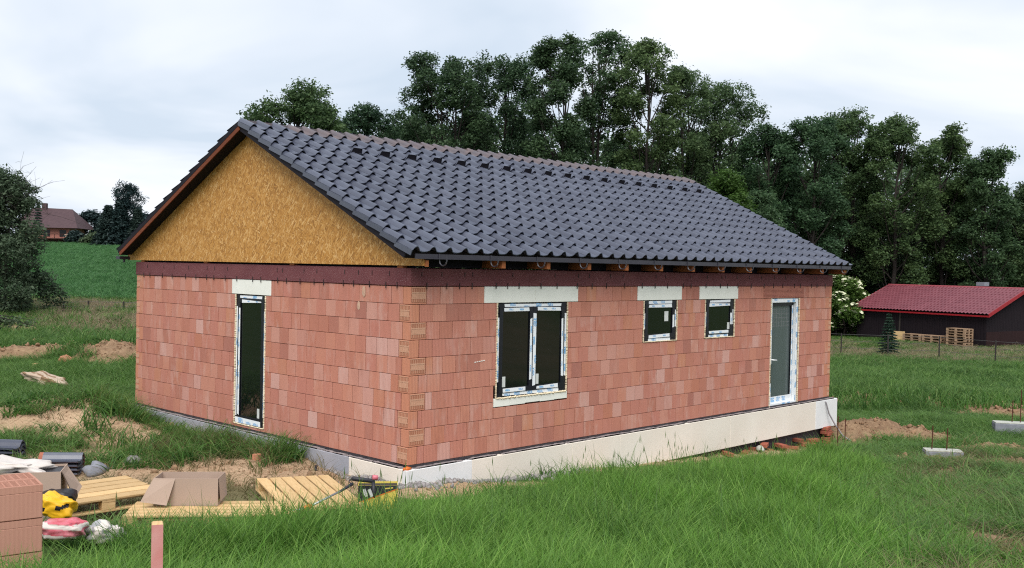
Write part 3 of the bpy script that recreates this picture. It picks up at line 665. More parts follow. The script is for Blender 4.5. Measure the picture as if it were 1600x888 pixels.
def foam(wf, parent, u0, u1, z0, z1, seed, heavy=False):
    rr = random.Random(seed); m = MB()
    def blob(u, z, r): m.tube([wf(u-r*.8, z, -.01), wf(u, z+rr.uniform(-.3, .3)*r, .012), wf(u+r*.8, z, -.01)], [r*.5, r, r*.5], 5)
    per = [(u0-.004, z0, 0, z1-z0), (u1+.004, z0, 0, z1-z0), (u0, z0-.004, 1, u1-u0)]
    for bu, bz, hz, Ln in per:
        t = 0
        while t < Ln:
            r = rr.uniform(.006, .013)*(1.7 if heavy and hz else 1); blob(bu+(t if hz else 0), bz+(0 if hz else t)-(.012 if hz and heavy else 0), r); t += r*rr.uniform(1.2, 2.0)
    return m.build('foam_seal', M['foam'], parent, smooth=True)
def window(name, wf, wall, u0, u1, z0, z1, seed, sashes=1, tall=False):
    m = MB(); u0 += .012; u1 -= .012; z0 += .015; z1 -= .006
    FW = .085; ring(m, wf, u0, u1, z0, z1, FW, -.08, -.012); w = m.build(name, M['frame'], house)
    foam(wf, w, u0, u1, z0, z1, seed, heavy=sashes == 2)
    n = sashes; a, b = u0+.055, u1-.055; c0, c1 = z0+.055, z1-.055
    edges = [a, b] if n == 1 else [a, (a+b)/2-.002, (a+b)/2+.002, b]
    for i in range(n):
        p, q = edges[2*i], edges[2*i+1]; s = MB(); ring(s, wf, p, q, c0, c1, .075, -.07, -.002); sh = s.build('sash', M['frame'], w)
        g_ = MB(); wbox(g_, wf, p+.07, q-.07, c0+.07, c1-.07, -.035, -.022); g_.build('pane', M['glass'], w)
        sw = (q-p)
        sp_ = MB(); su = p+.095 if wf is WS else p+.12
        if sashes == 1 and not tall: su, szz = (q-.30, c1-.32) if seed == 21 else (q-.16, c0+.09)
        else: szz = c0+.09
        h_ = .16 if sashes == 2 or tall else .13 if seed != 21 else .18
        wbox(sp_, wf, su, su+(.07 if sashes == 2 or tall else .12 if seed == 21 else .09), szz, szz+h_, -.0215, -.0205); sp_.build('sticker', M['sticker'], w)
        if sw > .4 and not tall:                             # horizontal film on the sash
            film(wf, w, p+.10, q-.10, c1-.068, c1-.015, .0008, seed+i); film(wf, w, p+.10, q-.10-.05, c0+.01, c0+.066, .0008, seed+i+5)
    dF = -.0095
    L_ = u1-u0
    if tall:
        film(wf, w, u0+.008, u0+.078, z0+.18, z1-.25, dF, seed+11); film(wf, w, u1-.078, u1-.008, z0+.12, z1-.2, dF, seed+12)
        film(wf, w, u1-.135, u1-.085, z0+.15, z1-.22, .001, seed+17)
        film(wf, w, u0+.12, u1-.12, z1-.078, z1-.01, dF, seed+13); film(wf, w, u0+.14, u1-.2, z1-.125, z1-.085, .0012, seed+18); film(wf, w, u0+.12, u1-.02, z0+.005, z0+.10, .0015, seed+14)
    else:
        k0 = .16 if sashes == 2 else .17
        film(wf, w, u0+k0, u1-k0*.8, z1-.078, z1-.006, dF, seed+11); film(wf, w, u0+k0*.9, u1-k0*1.1, z0+.004, z0+.076, dF, seed+12)
        film(wf, w, u0+.006, u0+.078, z0+.22, z1-.22, dF, seed+13); film(wf, w, u1-.076, u1-.006, z0+.24, z1-.18, dF, seed+14)
        film(wf, w, u1-.128, u1-.082, z0+.24, z1-.26, .001, seed+16)
        if sashes == 2:
            mm = (u0+u1)/2; film(wf, w, mm-.075, mm-.012, z0+.23, z1-.24, .001, seed+15); film(wf, w, mm+.004, mm+.078, z0+.13, z1-.16, .0012, seed+19)
    return w
wb = window('window', WS, side_wall, *OPS[0], 11, 2); window('window', WS, side_wall, *OPS[1], 21); window('window', WS, side_wall, *OPS[2], 31); window('window', WG, gable_wall, *OPG[0], 41, 1, True)
m = MB(); u0, u1, z0, z1 = OPS[3]; u0 += .012; u1 -= .012; ring(m, WS, u0, u1, z0+.01, z1-.006, .085, -.16, -.02); door = m.build('door', M['film'], house)
foam(WS, door, u0, u1, z0+.01, z1-.006, 51)
m = MB(); ring(m, WS, u0+.086, u1-.086, z0+.096, z1-.092, .075, -.17, -.085); m.build('door_sash', M['frame'], door)
m = MB(); wbox(m, WS, u0+.150, u1-.150, z0+.16, z1-.16, -.135, -.12); m.build('pane', M['frost'], door)
m = MB()
for q in range(7): wbox(m, WS, u0+.22+q*.105, u0+.224+q*.105, z1-.62, z1-.2, -.1195, -.118)
for q in range(5): wbox(m, WS, u0+.18, u1-.20, z1-.6+q*.09, z1-.597+q*.09, -.1195, -.118)
m.build('grid_reflection', M['cable'], door)  # thin bars paint the grid reflected in the upper door glass
film(WS, door, u0+.01, u0+.078, z0+.95, z1-.1, -.018, 61); film(WS, door, u0+.01, u0+.078, z0+.05, z0+.52, -.018, 62); film(WS, door, u1-.078, u1-.008, z0+.03, z1-.1, -.018, 63); film(WS, door, u1-.155, u1-.09, z0+.10, z1-.17, -.083, 64)
film(WS, door, u0+.03, u1-.03, z1-.085, z1-.012, -.0165, 65); film(WS, door, u0+.09, u1-.1, z0+.10, z0+.22, -.0825, 66); film(WS, door, u0+.05, u1-.05, z0+.015, z0+.085, -.0165, 67)
m = MB(); wbox(m, WS, u0+.012, u0+.075, z0+.53, z0+.93, -.019, -.014); m.build('lock_plate', M['frame'], door)
m = MB(); m.tube([WS(u0+.12, .96, -.09), WS(u0+.12, .96, .0), WS(u0+.14, .955, .01), WS(u0+.26, .945, .01)], .014, 6); wbox(m, WS, u0+.095, u0+.145, .88, 1.04, -.085, -.075); m.build('handle', M['film'], door, smooth=True)
# conduit hanging over the plinth end
m = MB(); m.tube([(12.02, -.06, -.03), (12.05, -.125, -.1), (12.14, -.15, -.35), (12.3, -.22, -.6), (12.42, -.35, -.85), (12.5, -.5, -.95)], .017, 6)
tag(m.build('conduit', M['cable'], None, smooth=True), 'thin grey conduit hanging down over the end of the white plinth board', 'cable')
# ------------------------------------------------------------------ site clutter
def at_d(u, v, d):                                         # point on the sight line of a photo pixel, d metres in front
    q = ray(u, v); l = d*(q @ np.array([RH[0], RH[1], 0]))/(q @ np.array([FH[0], FH[1], 0])); x, y = xy(l, d); t = d/(q @ np.array([FH[0], FH[1], 0])); return np.array([x, y, CP[2]+t*q[2]])
def clone(o, label=None, loc=None, rz=None):               # a thing with copies of its parts and sub-parts
    c = o.copy(); COL.objects.link(c)
    if label: c['label'] = label
    if loc is not None: c.location = loc
    if rz is not None: c.rotation_euler.z = rz
    for ch in list(o.children):
        d = ch.copy(); COL.objects.link(d); d.parent = c
        for g_ in list(ch.children): e_ = g_.copy(); COL.objects.link(e_); e_.parent = d
    return c
def pallet(name, label, p, rz, L=1.18, D=1.0, n=7, tilt=(0, 0), group='fresh wooden pallets on the building site', mat='pallet', gaps=.32):
    t = thing(name, label, 'pallet', p, rz, group); t.rotation_euler = (tilt[0], tilt[1], rz); w = D/(n-gaps*2+(n-1)*gaps)*1.0
    w = D/(n+(n-1)*gaps); pl = MB().cbox(-L/2, L/2, -w/2, w/2, 0, .021, .003).mesh('plank', [M[mat]])
    for i in range(n): link(pl, 'plank', t, T(random.uniform(-.006, .006), -D/2+w/2+i*w*(1+gaps), .122, random.gauss(0, .006)))
    cr = MB().cbox(-.07, .07, -D/2, D/2, 0, .021, .003).mesh('cross_plank', [M[mat]]); bk = MB().cbox(-.07, .07, -.05, .05, 0, .078, .003).mesh('block', [M[mat]]); bt = MB().cbox(-L/2, L/2, -.05, .05, 0, .021, .003).mesh('bottom_plank', [M[mat]])
    for x in (-L/2+.07, 0, L/2-.07):
        link(cr, 'cross_plank', t, T(x, 0, .100))
        for y in (-D/2+.052, 0, D/2-.052): link(bk, 'block', t, T(x, y, .0215))
    for y in (-D/2+.052, 0, D/2-.052): link(bt, 'bottom_plank', t, T(0, y, 0))
    return t
def corner_place(u1, v1, u2, v2, z, L, D):                 # pallet whose front top edge runs between two photo points at height z
    a, b = at_z(u1, v1, z), at_z(u2, v2, z); d = (b-a)[:2]; an = math.atan2(d[1], d[0]); m = (a+b)/2; nrm = np.array([-math.sin(an), math.cos(an)])
    return (m[0]+nrm[0]*D/2, m[1]+nrm[1]*D/2, z-.144), an
p, an = corner_place(92, 790, 244, 768, .30, 1.18, 1.0); pallet('pallet', 'pale wooden pallet leaning level beside the torn cardboard box, five boards on top', p, an, 1.22, 1.0, 5, gaps=.22)
p, an = corner_place(205, 806, 446, 804, .24, 1.7, .62); P2 = p; A2 = an; pallet('pallet', 'long low wooden pallet carrying the open cardboard box', p, an, 1.70, .62, 5)
a_ = at_z(360, 756, .14); pA = at_z(470, 746, .16)
p, an = corner_place(453, 790, 560, 780, .15, .85, 1.3); pallet('pallet', 'wooden pallet tilted on sand in front of the grey plinth boards', p, an+math.pi/2, 1.35, .9, 6, tilt=(.03, -.05), gaps=.18)
# cardboard box standing open on the long pallet
def carton(name, label, loc, rz, w, d, h):
    t = thing(name, label, 'cardboard box', loc, rz); b = .006
    m = MB(); m.box(-w/2, w/2, -d/2, -d/2+b, 0, h); m.box(-w/2, w/2, d/2-b, d/2, 0, h); m.box(-w/2, -w/2+b, -d/2+b, d/2-b, 0, h); m.box(w/2-b, w/2, -d/2+b, d/2-b, 0, h); m.box(-w/2+b, w/2-b, -d/2+b, d/2-b, 0, b)
    m.build('box_body', M['card'], t)
    m = MB(); m.add([(-w/2, -d/2-.004, h), (-w/2+.22, -d/2-.004, h-.005), (-w/2+.16, -d/2-.10, h-.26), (-w/2-.10, -d/2-.12, h-.22)], [(0, 1, 2, 3)]); m.add([(-w/2, -d/2-.0, h+.004), (-w/2+.22, -d/2-.0, h-.001), (-w/2+.16, -d/2-.096, h-.256), (-w/2-.10, -d/2-.116, h-.216)], [(3, 2, 1, 0)]); m.build('flap', M['card'], t, recalc=False)
    m = MB(); m.add([(w/2+.002, -d/2, h), (w/2+.002, d/2, h), (w/2+.022, d/2, h-.24), (w/2+.022, -d/2, h-.24)], [(0, 1, 2, 3)]); m.add([(w/2+.006, -d/2, h), (w/2+.006, d/2, h), (w/2+.026, d/2, h-.24), (w/2+.026, -d/2, h-.24)], [(3, 2, 1, 0)]); m.build('flap', M['card'], t, recalc=False)
    m = MB(); m.add([(-w/2, d/2+.002, h), (w/2, d/2+.002, h), (w/2-.02, d/2+.12, h-.02), (-w/2+.3, d/2+.11, h-.03)], [(0, 1, 2, 3)]); m.build('flap', M['card'], t, recalc=False)
    return t
q = at_d(296, 797, 10.75); carton('cardboard_box', 'open cardboard box with folded flaps standing on the long pallet', (q[0], q[1], P2[2]+.146), A2-.04, .66, .34, .285)
# hollow clay blocks
def block_mesh():
    m = MB(); L, D, H = .44, .25, .245; m.cbox(-L/2, L/2, -D/2, D/2, 0, H-.05, .006)
    m.box(-L/2, L/2, -D/2, -D/2+.016, H-.05, H); m.box(-L/2, L/2, D/2-.016, D/2, H-.05, H); m.box(-L/2, -L/2+.016, -D/2+.016, D/2-.016, H-.05, H); m.box(L/2-.016, L/2, -D/2+.016, D/2-.016, H-.05, H)
    for i in range(1, 6): m.box(-L/2+.016, L/2-.016, -D/2+i*D/6-.005, -D/2+i*D/6+.005, H-.05, H-.002)
    for i in range(1, 9): m.box(-L/2+i*L/9-.005, -L/2+i*L/9+.005, -D/2+.016, D/2-.016, H-.05, H-.004)
    return m.mesh('hollow_block', [M['brick_pack']])
kk = NM('pack_clay'); pp = kk.obj(); spx = kk.n('ShaderNodeSeparateXYZ'); kk.l(pp, spx.inputs[0]); rb_ = kk.math('SINE', kk.math('MULTIPLY', kk.math('ADD', spx.outputs[0], spx.outputs[1]), 2*math.pi/.03))
cc = kk.mix(kk.noise(pp, 4, 3), (.40, .205, .15), (.46, .25, .19)); cc = kk.mix(kk.ramp(rb_, [(.1, (0, 0, 0)), (.9, (.12,)*3)]), cc, (.33, .15, .11)); kk.bump(rb_, .12, .003); M['brick_pack'] = kk.end(cc, .9, .1)
BLK = block_mesh(); C0 = at_d(68, 757, 7.45); an = math.atan2(-FH[1], -FH[0])-.95        # front edge direction
ex = np.array([math.cos(an), math.sin(an)]); ey = np.array([math.sin(an), -math.cos(an)])
if ey @ FH < 0: ey = -ey
LAB = {(0, 0, 2): 'hollow clay block topmost at the front corner of the stack, holes on top', (0, 1, 2): 'hollow clay block topmost at the back of the brick stack, next to the torn box'}
for kz in range(3):
    for j in range(2):
        for i in range(1):
            c = C0[:2]+ex*(.222+i*.445)+ey*(.127+j*.255); o = link(BLK, 'hollow_block', None, T(c[0], c[1], C0[2]-.245-(2-kz)*.249, an+random.uniform(-.015, .015)))
            if kz == 2: tag(o, LAB[(0, j, 2)], 'brick', 'hollow clay blocks stacked in the grass')
            else: tag(o, ('hollow clay block under the topmost one' if kz == 1 else 'lowest hollow clay block, deep in grass')+(', front row by the red sacks' if j == 0 else ', back row'), 'brick', 'hollow clay blocks stacked in the grass')
# sacks: crumpled pillows
def sack(name, label, cat, mat, loc, rz, sx, sy, sz, seed, amp=.25, mats=None, extra=None, tilt=0):
    r_ = np.random.default_rng(seed); n = 34; V = []; F = []
    for i in range(n+1):
        th = -math.pi/2+math.pi*i/n
        for j in range(2*n):
            ph = math.pi*j/n; e1 = .45; sg = lambda v, e: math.copysign(abs(v)**e, v)
            V.append((sg(math.cos(th), e1)*sg(math.cos(ph), .5)*sx, sg(math.cos(th), e1)*sg(math.sin(ph), .5)*sy, sg(math.sin(th), .7)*sz))
    V = np.array(V)
    nz = fnoise(V[:, 0]*2+seed, V[:, 1]*2+V[:, 2]*3, 3.0/max(sx, .2)*.35, seed) - .5; V *= (1+amp*nz*1.6)[:, None]; V[:, 2] += sz*.9
    for i in range(n):
        for j in range(2*n): F.append((i*2*n+j, i*2*n+(j+1) % (2*n), (i+1)*2*n+(j+1) % (2*n), (i+1)*2*n+j))
    Fc = V[np.array(F)].mean(1); mi = extra(Fc) if extra else np.zeros(len(F), int)
    me = arr_mesh(name, V, F, mats or [M[mat]], mi, True); o = link(me, name, None, T(*loc, rz, 0, tilt)); return tag(o, label, cat)
def zfoot(u, v, d): q = at_d(u, v, d); return (q[0], q[1], q[2])
q = at_d(45, 772, 9.6); t = thing('torn_box', 'torn cardboard box draped with a crumpled white sack behind the brick stack', 'cardboard box', (q[0], q[1], q[2]-.16), A2+.15)
m = MB(); w, d_, h = .62, .40, .40
for a, b, c, e_ in ((-w/2, w/2, -d_/2, -d_/2+.008), (-w/2, w/2, d_/2-.008, d_/2), (-w/2, -w/2+.008, -d_/2+.008, d_/2-.008), (w/2-.008, w/2, -d_/2+.008, d_/2-.008)): m.box(a, b, c, e_, .0, h)
m.box(-w/2, w/2, -d_/2, d_/2, -.35, -.002); m.build('box_body', M['card'], t)
m = MB(); m.box(-w/2+.01, w/2-.01, -d_/2+.01, d_/2-.01, h-.1, h-.02); m.build('dark_fill', M['plastic_b'], t)  # black slab across the box, just below its rim
m = MB(); m.add([(w/2+.004, -d_/2, h), (w/2+.004, d_/2-.1, h), (w/2+.14, d_/2-.12, h-.20), (w/2+.12, -d_/2, h-.26)], [(0, 1, 2, 3)]); m.add([(w/2+.012, -d_/2, h), (w/2+.012, d_/2-.1, h), (w/2+.148, d_/2-.12, h-.20), (w/2+.128, -d_/2, h-.26)], [(3, 2, 1, 0)]); m.build('flap', M['card'], t, recalc=False)
sk = sack('white_cover', '', '', 'plastic_w', (q[0], q[1], 0), 0, .33, .20, .055, 3, 1.0)
for kx in ('label', 'category'): del sk[kx]
sk.parent = t; sk.matrix_local = T(-.16, .03, h-.03, .1, 0, .16)
q = at_d(90, 792, 9.3); sack('black_bag', 'black plastic bag wedged between the torn box and the yellow sack', 'bag', 'plastic_b', (q[0], q[1], q[2]+.02), A2, .16, .12, .07, 4)
band = lambda c: (np.abs(c[:, 2]-.10-.05*np.sin(c[:, 0]*9)) < .018)*((np.sin(c[:, 0]*34) > -.3)).astype(int)
q = at_d(84, 803, 9.0); sack('yellow_sack', 'glossy yellow plastic sack with dark print lying against the brick stack', 'sack', None, (q[0], q[1], q[2]-.02), A2+.2, .15, .14, .095, 5, .45, [M['plastic_y'], M['plastic_b']], band, .25)
wb_ = lambda c: (np.sin(c[:, 2]*70+c[:, 0]*5) > .35).astype(int)
q = at_d(98, 834, 8.6); sack('red_sack', 'red and white plastic sack lying in grass in front of the yellow sack', 'sack', None, (q[0], q[1], q[2]-.03), A2-.1, .19, .13, .075, 6, .35, [M['plastic_r'], M['plastic_w']], wb_)
q = at_d(165, 838, 8.8); sack('crumpled_plastic', 'crumpled white and grey plastic wrapping in tall grass under the pallet', 'plastic wrap', None, (q[0], q[1], q[2]-.05), A2, .13, .11, .08, 8, .7, [M['clearplastic'], M['plastic_w']], lambda c: (fnoise(c[:, 0], c[:, 2], 14, 2) > .52).astype(int))
# printed box and pole tool
q = at_d(590, 803, 11.6); tb = thing('printed_box', 'black and yellow printed box standing open at the pallet beside the house corner', 'box', (q[0], q[1], q[2]-.1), math.atan2(RH[1], RH[0])+.12)
w, d_, h = .445, .22, .45; b = .005
m = MB(); nrm = lambda p_, q_, t_: (p_, t_, q_)
fd = -d_/2
m.box(-w/2, w/2, fd, fd+b, 0, h); m.box(-w/2, w/2, d_/2-b, d_/2, 0, h); m.box(-w/2, -w/2+b, fd+b, d_/2-b, 0, h); m.box(w/2-b, w/2, fd+b, d_/2-b, 0, h); m.box(-w/2+b, w/2-b, fd+b, d_/2-b, 0, b); m.build('box_body', M['boxyellow'], tb)
m = MB(); m.prism([(-w/2+.001, h-.19), (w/2-.001, h-.035), (w/2-.001, h-.001), (-w/2+.001, h-.001)], nrm, fd-.002, fd+.001); m.prism([(-w/2+.001, h-.19), (w/2-.001, h-.035), (w/2-.001, h-.05), (-w/2+.001, h-.205)], nrm, fd-.0015, fd+.001, 1); m.build('black_print', [M['boxblack'], M['orange']], tb)
m = MB()
for x in (-.155, -.095): m.prism([(x-.02, h-.05), (x+.012, h-.035), (x+.045, h-.12), (x+.012, h-.135)], nrm, fd-.0035, fd-.001)
m.prism([(.08, h-.045), (.17, h-.035), (.17, h-.022), (.08, h-.03)], nrm, fd-.0035, fd-.001, 1); m.build('emblem', [M['xps'], M['boxyellow']], tb)
m = MB(); m.box(-w/2+.008, w/2-.008, fd+.008, d_/2-.008, h-.06, h-.02); m.build('dark_fill', M['boxblack'], tb)  # black slab filling the box opening a little under the top edge
pt = thing('pole_tool', 'long pole tool with black foam handle and orange collar resting on the printed box', 'tool', tuple(at_d(552, 752, 11.25)), 0)
o0 = np.array(pt.location); rel = lambda u, v, d: tuple(at_d(u, v, d)-o0)
m = MB(); m.tube([rel(549, 748, 11.3), rel(552, 748, 11.3), rel(584, 752, 11.35), rel(586, 752, 11.35)], [.012, .027, .025, .012], 9); m.tube([rel(583, 752, 11.35), rel(584, 770, 11.3), rel(585, 778, 11.3)], [.022, .018, .008], 7); m.build('handle', M['boxblack'], pt, smooth=True)
m = MB(); m.tube([rel(550, 748, 11.3), rel(545, 752, 11.27), rel(549, 757, 11.25)], .007, 6); m.tube([rel(551, 756, 11.25), rel(530, 769, 11.1)], [.018, .014], 8); m.build('grip', M['boxblack'], pt, smooth=True)
m = MB(); m.tube([rel(531, 768, 11.1), rel(486, 791, 10.7)], .0125, 8); m.tube([rel(474, 795, 10.6), rel(455, 801, 10.45)], .016, 8); m.build('shaft', M['silver'], pt, smooth=True)
m = MB(); m.tube([rel(487, 790, 10.7), rel(480, 793, 10.65), rel(473, 796, 10.6)], [.015, .030, .018], 8); m.build('collar', M['orange'], pt, smooth=True)
m = MB(); m.tube([rel(582, 746, 11.34), rel(590, 747, 11.36)], [.03, .03], 9); m.build('knob', M['plastic_r'], pt, smooth=True)
# stake in the grass
q = at_d(246, 816, 5.0); m = MB(); h = q[2]-gz(q[0], q[1])+.05
m.add([(-.029, -.029, -h), (.029, -.029, -h), (.029, .029, -h), (-.029, .029, -h), (-.027, -.027, -.006), (.027, -.027, -.006), (.027, .027, -.006), (-.027, .027, -.006), (-.021, -.021, 0), (.021, -.021, 0), (.021, .021, 0), (-.021, .021, 0)], [(0, 1, 5, 4), (1, 2, 6, 5), (2, 3, 7, 6), (3, 0, 4, 7), (0, 3, 2, 1)]); m.add([(-.027, -.027, -.006), (.027, -.027, -.006), (.027, .027, -.006), (-.027, .027, -.006), (-.021, -.021, 0), (.021, -.021, 0), (.021, .021, 0), (-.021, .021, 0)], [(0, 1, 5, 4), (1, 2, 6, 5), (2, 3, 7, 6), (3, 0, 4, 7), (4, 5, 6, 7)], 1)
tag(m.build('wooden_stake', [M['pinkpaint'], M['pallet']], None, M=T(q[0], q[1], q[2], YAW+.35, .0, -.03)), 'square wooden stake painted faded red standing in foreground grass', 'stake')
# stacks of spare roof tiles
def tilestack(u, v, d, rz, n, labs, s, dark):
    q = at_d(u, v, d); m = MB(); ys_ = (0, .035, .39); nP = len(PX); z0 = gz(q[0], q[1])+.02
    v_ = [(PX[j], y, PHh[j]+.014-t_) for t_ in (0, .022) for y in ys_ for j in range(nP)]; ix = lambda t_, b, j: (t_*3+b)*nP+j
    for j in range(nP-1):
        for t_ in (0, 1):
            for b in (0, 1): m.add([], [], 0); m.f.append((ix(t_, b, j), ix(t_, b, j+1), ix(t_, b+1, j+1), ix(t_, b+1, j))); m.m.append(0 if b == 0 or not t_ == 0 else 1)
        m.f += [(ix(0, 0, j), ix(0, 0, j+1), ix(1, 0, j+1), ix(1, 0, j)), (ix(0, 2, j), ix(0, 2, j+1), ix(1, 2, j+1), ix(1, 2, j))]; m.m += [0, 1]
    for j in (0, nP-1):
        for b in (0, 1): m.f.append((ix(0, b, j), ix(0, b+1, j), ix(1, b+1, j), ix(1, b, j))); m.m.append(0 if b == 0 else 1)
    m.v = v_; me = m.mesh('roof_tile', [M['tile'] if dark else M['terra'], M['tile']])
    for i in range(n):
        o = link(me, 'roof_tile', None, T(q[0]+random.uniform(-.01, .01), q[1]+random.uniform(-.01, .01), z0+i*.058, rz+random.uniform(-.02, .02), 0, 0, s)); tag(o, labs[i], 'roof tile', 'spare roof tiles stacked on the ground')
dirx = math.atan2(RH[1], RH[0])
nm = ['lowest', 'second from the bottom', 'third from the bottom', 'topmost']
tilestack(66, 712, 14.6, dirx-math.pi/2+.06, 4, ['%s spare roof tile with a bare red end, in the stack by the sand heap' % s_ for s_ in nm], (1.0, 1.55, 1.2), False)
tilestack(-32, 694, 15.6, dirx-math.pi/2-.06, 4, ['%s spare roof tile of the all-black stack at the edge of the sand' % s_ for s_ in nm], (1.2, 1.9, 1.3), True)
# small litter
def rock(r, seed, sx=1, sy=1, sz=.7, n=7):
    V = []; F = []; m_ = 2*n
    for i in range(n+1):
        th = -math.pi/2+math.pi*i/n
        for j in range(m_):
            ph = 2*math.pi*j/m_; v = np.array([math.cos(th)*math.cos(ph), math.cos(th)*math.sin(ph), math.sin(th)]); k_ = 1+1.0*(float(fnoise(v[0]*2+seed*3.1+v[2], v[1]*2+v[2]*1.7, 1.2, seed))-.5); V.append(v*k_*r*np.array([sx, sy, sz]))
    for i in range(n):
        for j in range(m_): F.append((i*m_+j, i*m_+(j+1) % m_, (i+1)*m_+(j+1) % m_, (i+1)*m_+j))
    return V, F
def onground(name, label, cat, mat, u, v, V, F, rz=0, lift=.0, group=None, smooth=True):
    q = ground(u, v); o = link(arr_mesh(name, V, F, [M[mat]], smooth=smooth), name, None, T(q[0], q[1], gz(q[0], q[1])+lift, rz)); return tag(o, label, cat, group)
onground('stone', 'blue grey stone in short grass behind the pale pallet', 'stone', 'concrete', 150, 741, *rock(.16, 1), lift=.06)
onground('stone', 'small dark stone beside bare ground left of the cardboard box', 'stone', 'stone', 207, 728, *rock(.12, 2), lift=.03)
onground('rubble_lump', 'dark grey rubble lump on top of the sand heap', 'stone', 'stone', 118, 660, *rock(.2, 3, 1.3, 1, .6), lift=.12)
onground('rubble_lump', 'grey rubble lump in grass behind the long soil ridge', 'stone', 'stone', 56, 548, *rock(.3, 5, 1.8, 1, .5), lift=.05)
q = ground(72, 610); sack('cloth_sack', 'pale striped sack lying in the grass left of the gable', 'sack', None, (q[0], q[1], gz(q[0], q[1])+.10), dirx-.25, .52, .26, .11, 12, .7, [M['cloth'], M['clod']], lambda c: (np.sin(c[:, 1]*28+c[:, 0]*8) > .45).astype(int), .15)
m = MB().cbox(-.25, .25, -.15, .15, 0, .10, .006); q = ground(315, 676)
tag(m.build('clay_slab', M['lintel_clay'], None, M=T(q[0], q[1], gz(q[0], q[1])+.05, dirx+.02)), 'flat red clay slab lying by the grey plinth left of the tall window', 'brick')
m = MB().cbox(-.05, .05, -.05, .05, 0, .12, .006); q = ground(401, 728)
tag(m.build('brick_piece', M['corner'], None, M=T(q[0], q[1], gz(q[0], q[1])-.01, .4)), 'small orange brick piece standing on bare sand', 'brick')
m = MB().cbox(-.25, .25, -.12, .12, 0, .24, .01); q = ground(98, 578)
tag(m.build('brick_piece', M['corner'], None, M=T(q[0], q[1], gz(q[0], q[1])+.02, .9, .5)), 'orange brick piece on the soil ridge left of the house', 'brick')
m = MB().cbox(-.05, .05, -.05, .05, 0, .3, .008); q = ground(55, 585)
tag(m.build('wooden_peg', M['pallet'], None, M=T(q[0], q[1], gz(q[0], q[1])-.02, .4)), 'short wooden peg in the grass below the soil ridge', 'stake')
m = MB(); m.tube([(-.12, 0, 0), (-.03, .02, .05), (.12, .0, .03)], .022, 7); q = ground(494, 742)
tag(m.build('pipe_piece', M['frame'], None, smooth=True, M=T(q[0], q[1], gz(q[0], q[1])+.02, 1.0)), 'bent dark pipe piece on sand before the plinth', 'pipe')
# loose red bricks under the plinth end
lb = MB().cbox(-.15, .15, -.07, .07, 0, .072, .006).mesh('loose_brick', [M['redbrick']])
spots = [(12.15, -.12, 0, .1), (12.12, -.13, 1, -.05), (12.18, -.12, 2, .12), (12.10, -.11, 3, 0), (12.13, -.10, 4, .2), (11.05, -.16, 0, .1), (11.02, -.14, 1, .0), (10.85, -.06, 2, 1.4), (10.15, -.14, 0, .5), (10.0, -.16, 1, 1.2), (9.55, -.2, 0, .8), (9.1, -.1, 0, 1.9), (8.6, -.18, 0, .3), (9.35, -.16, 1, .4), (10.45, -.18, 0, 2.0), (11.4, -.15, 0, .3), (11.42, -.15, 1, -.2), (7.9, -.2, 0, 1.0)]
wd = ['lowest loose red brick of the pile under the white plinth end', 'second loose red brick up in the pile under the white plinth end', 'middle loose red brick of the pile under the white plinth end', 'fourth loose red brick up in the pile under the white plinth end', 'topmost loose red brick of the pile under the white plinth end',
      'lower loose red brick of the pair below the plinth, beside the dark footing', 'upper loose red brick of the pair below the plinth, beside the dark footing', 'loose red brick standing crosswise on the pair below the plinth', 'lower loose red brick of the slanted two below the door', 'upper loose red brick of the slanted two below the door', 'single loose red brick lying askew left of the door, below the plinth', 'loose red brick turned endways under the plinth, nearly buried', 'single loose red brick where the plinth starts to lift off the ground', 'loose red brick propped on the askew one, left of the door', 'loose red brick turned edgewise between the door and the dark footing', 'lower loose red brick of the low pair right of the dark footing', 'upper loose red brick of the low pair right of the dark footing', 'loose red brick half covered by sand before the plinth middle']
for (x, y, kz, rz), lb_l in zip(spots, wd):
    zb = gz(x, -.14)+.0; tag(link(lb, 'loose_brick', None, T(x, y, zb+kz*.075+.005, rz, .0 if kz else .12)), lb_l, 'brick', 'loose red bricks under the plinth')
V, F = rock(.10, 9, 1.9, .8, .5); x, y = 8.95, -.30; tag(link(arr_mesh('concrete_lump', V, F, [M['concretetop']], smooth=True), 'concrete_lump', None, T(x, y, gz(x, y)+.05, .6)), 'pale concrete lump below the plinth between red bricks', 'stone')
# footing blocks with rebar, single rebars
def footing(name, label, u, v, L, D, H, rz, rb):
    q = ground(u, v); t = thing(name, label, 'concrete block', (q[0], q[1], gz(q[0], q[1])-.04), rz, 'concrete footings with steel bars')
    MB().cbox(-L/2, L/2, -D/2, D/2, 0, H, .01).build('block_body', M['concrete'], t); MB().cbox(-L/2+.01, L/2-.01, -D/2+.01, D/2-.01, H+.001, H+.03, .006).build('pale_top', M['concretetop'], t)
    for x, hh in rb: m = MB(); m.tube([(x, 0, H), (x+.01, 0, H+hh)], .011, 6); m.build('steel_bar', M['rust'], t)
footing('concrete_footing', 'low grey concrete footing with two steel bars in dug soil', 1473, 716, .72, .34, .16, dirx-.18, [(-.21, .50), (.07, .46)])
footing('concrete_footing', 'taller grey concrete footing with two long steel bars in green grass', 1582, 684, .85, .36, .36, dirx-.22, [(-.02, .55), (.16, .80)])
bar = lambda h: MB().tube([(0, 0, -.1), (.004, 0, h)], .012, 6).mesh('steel_bar', [M['rust']])
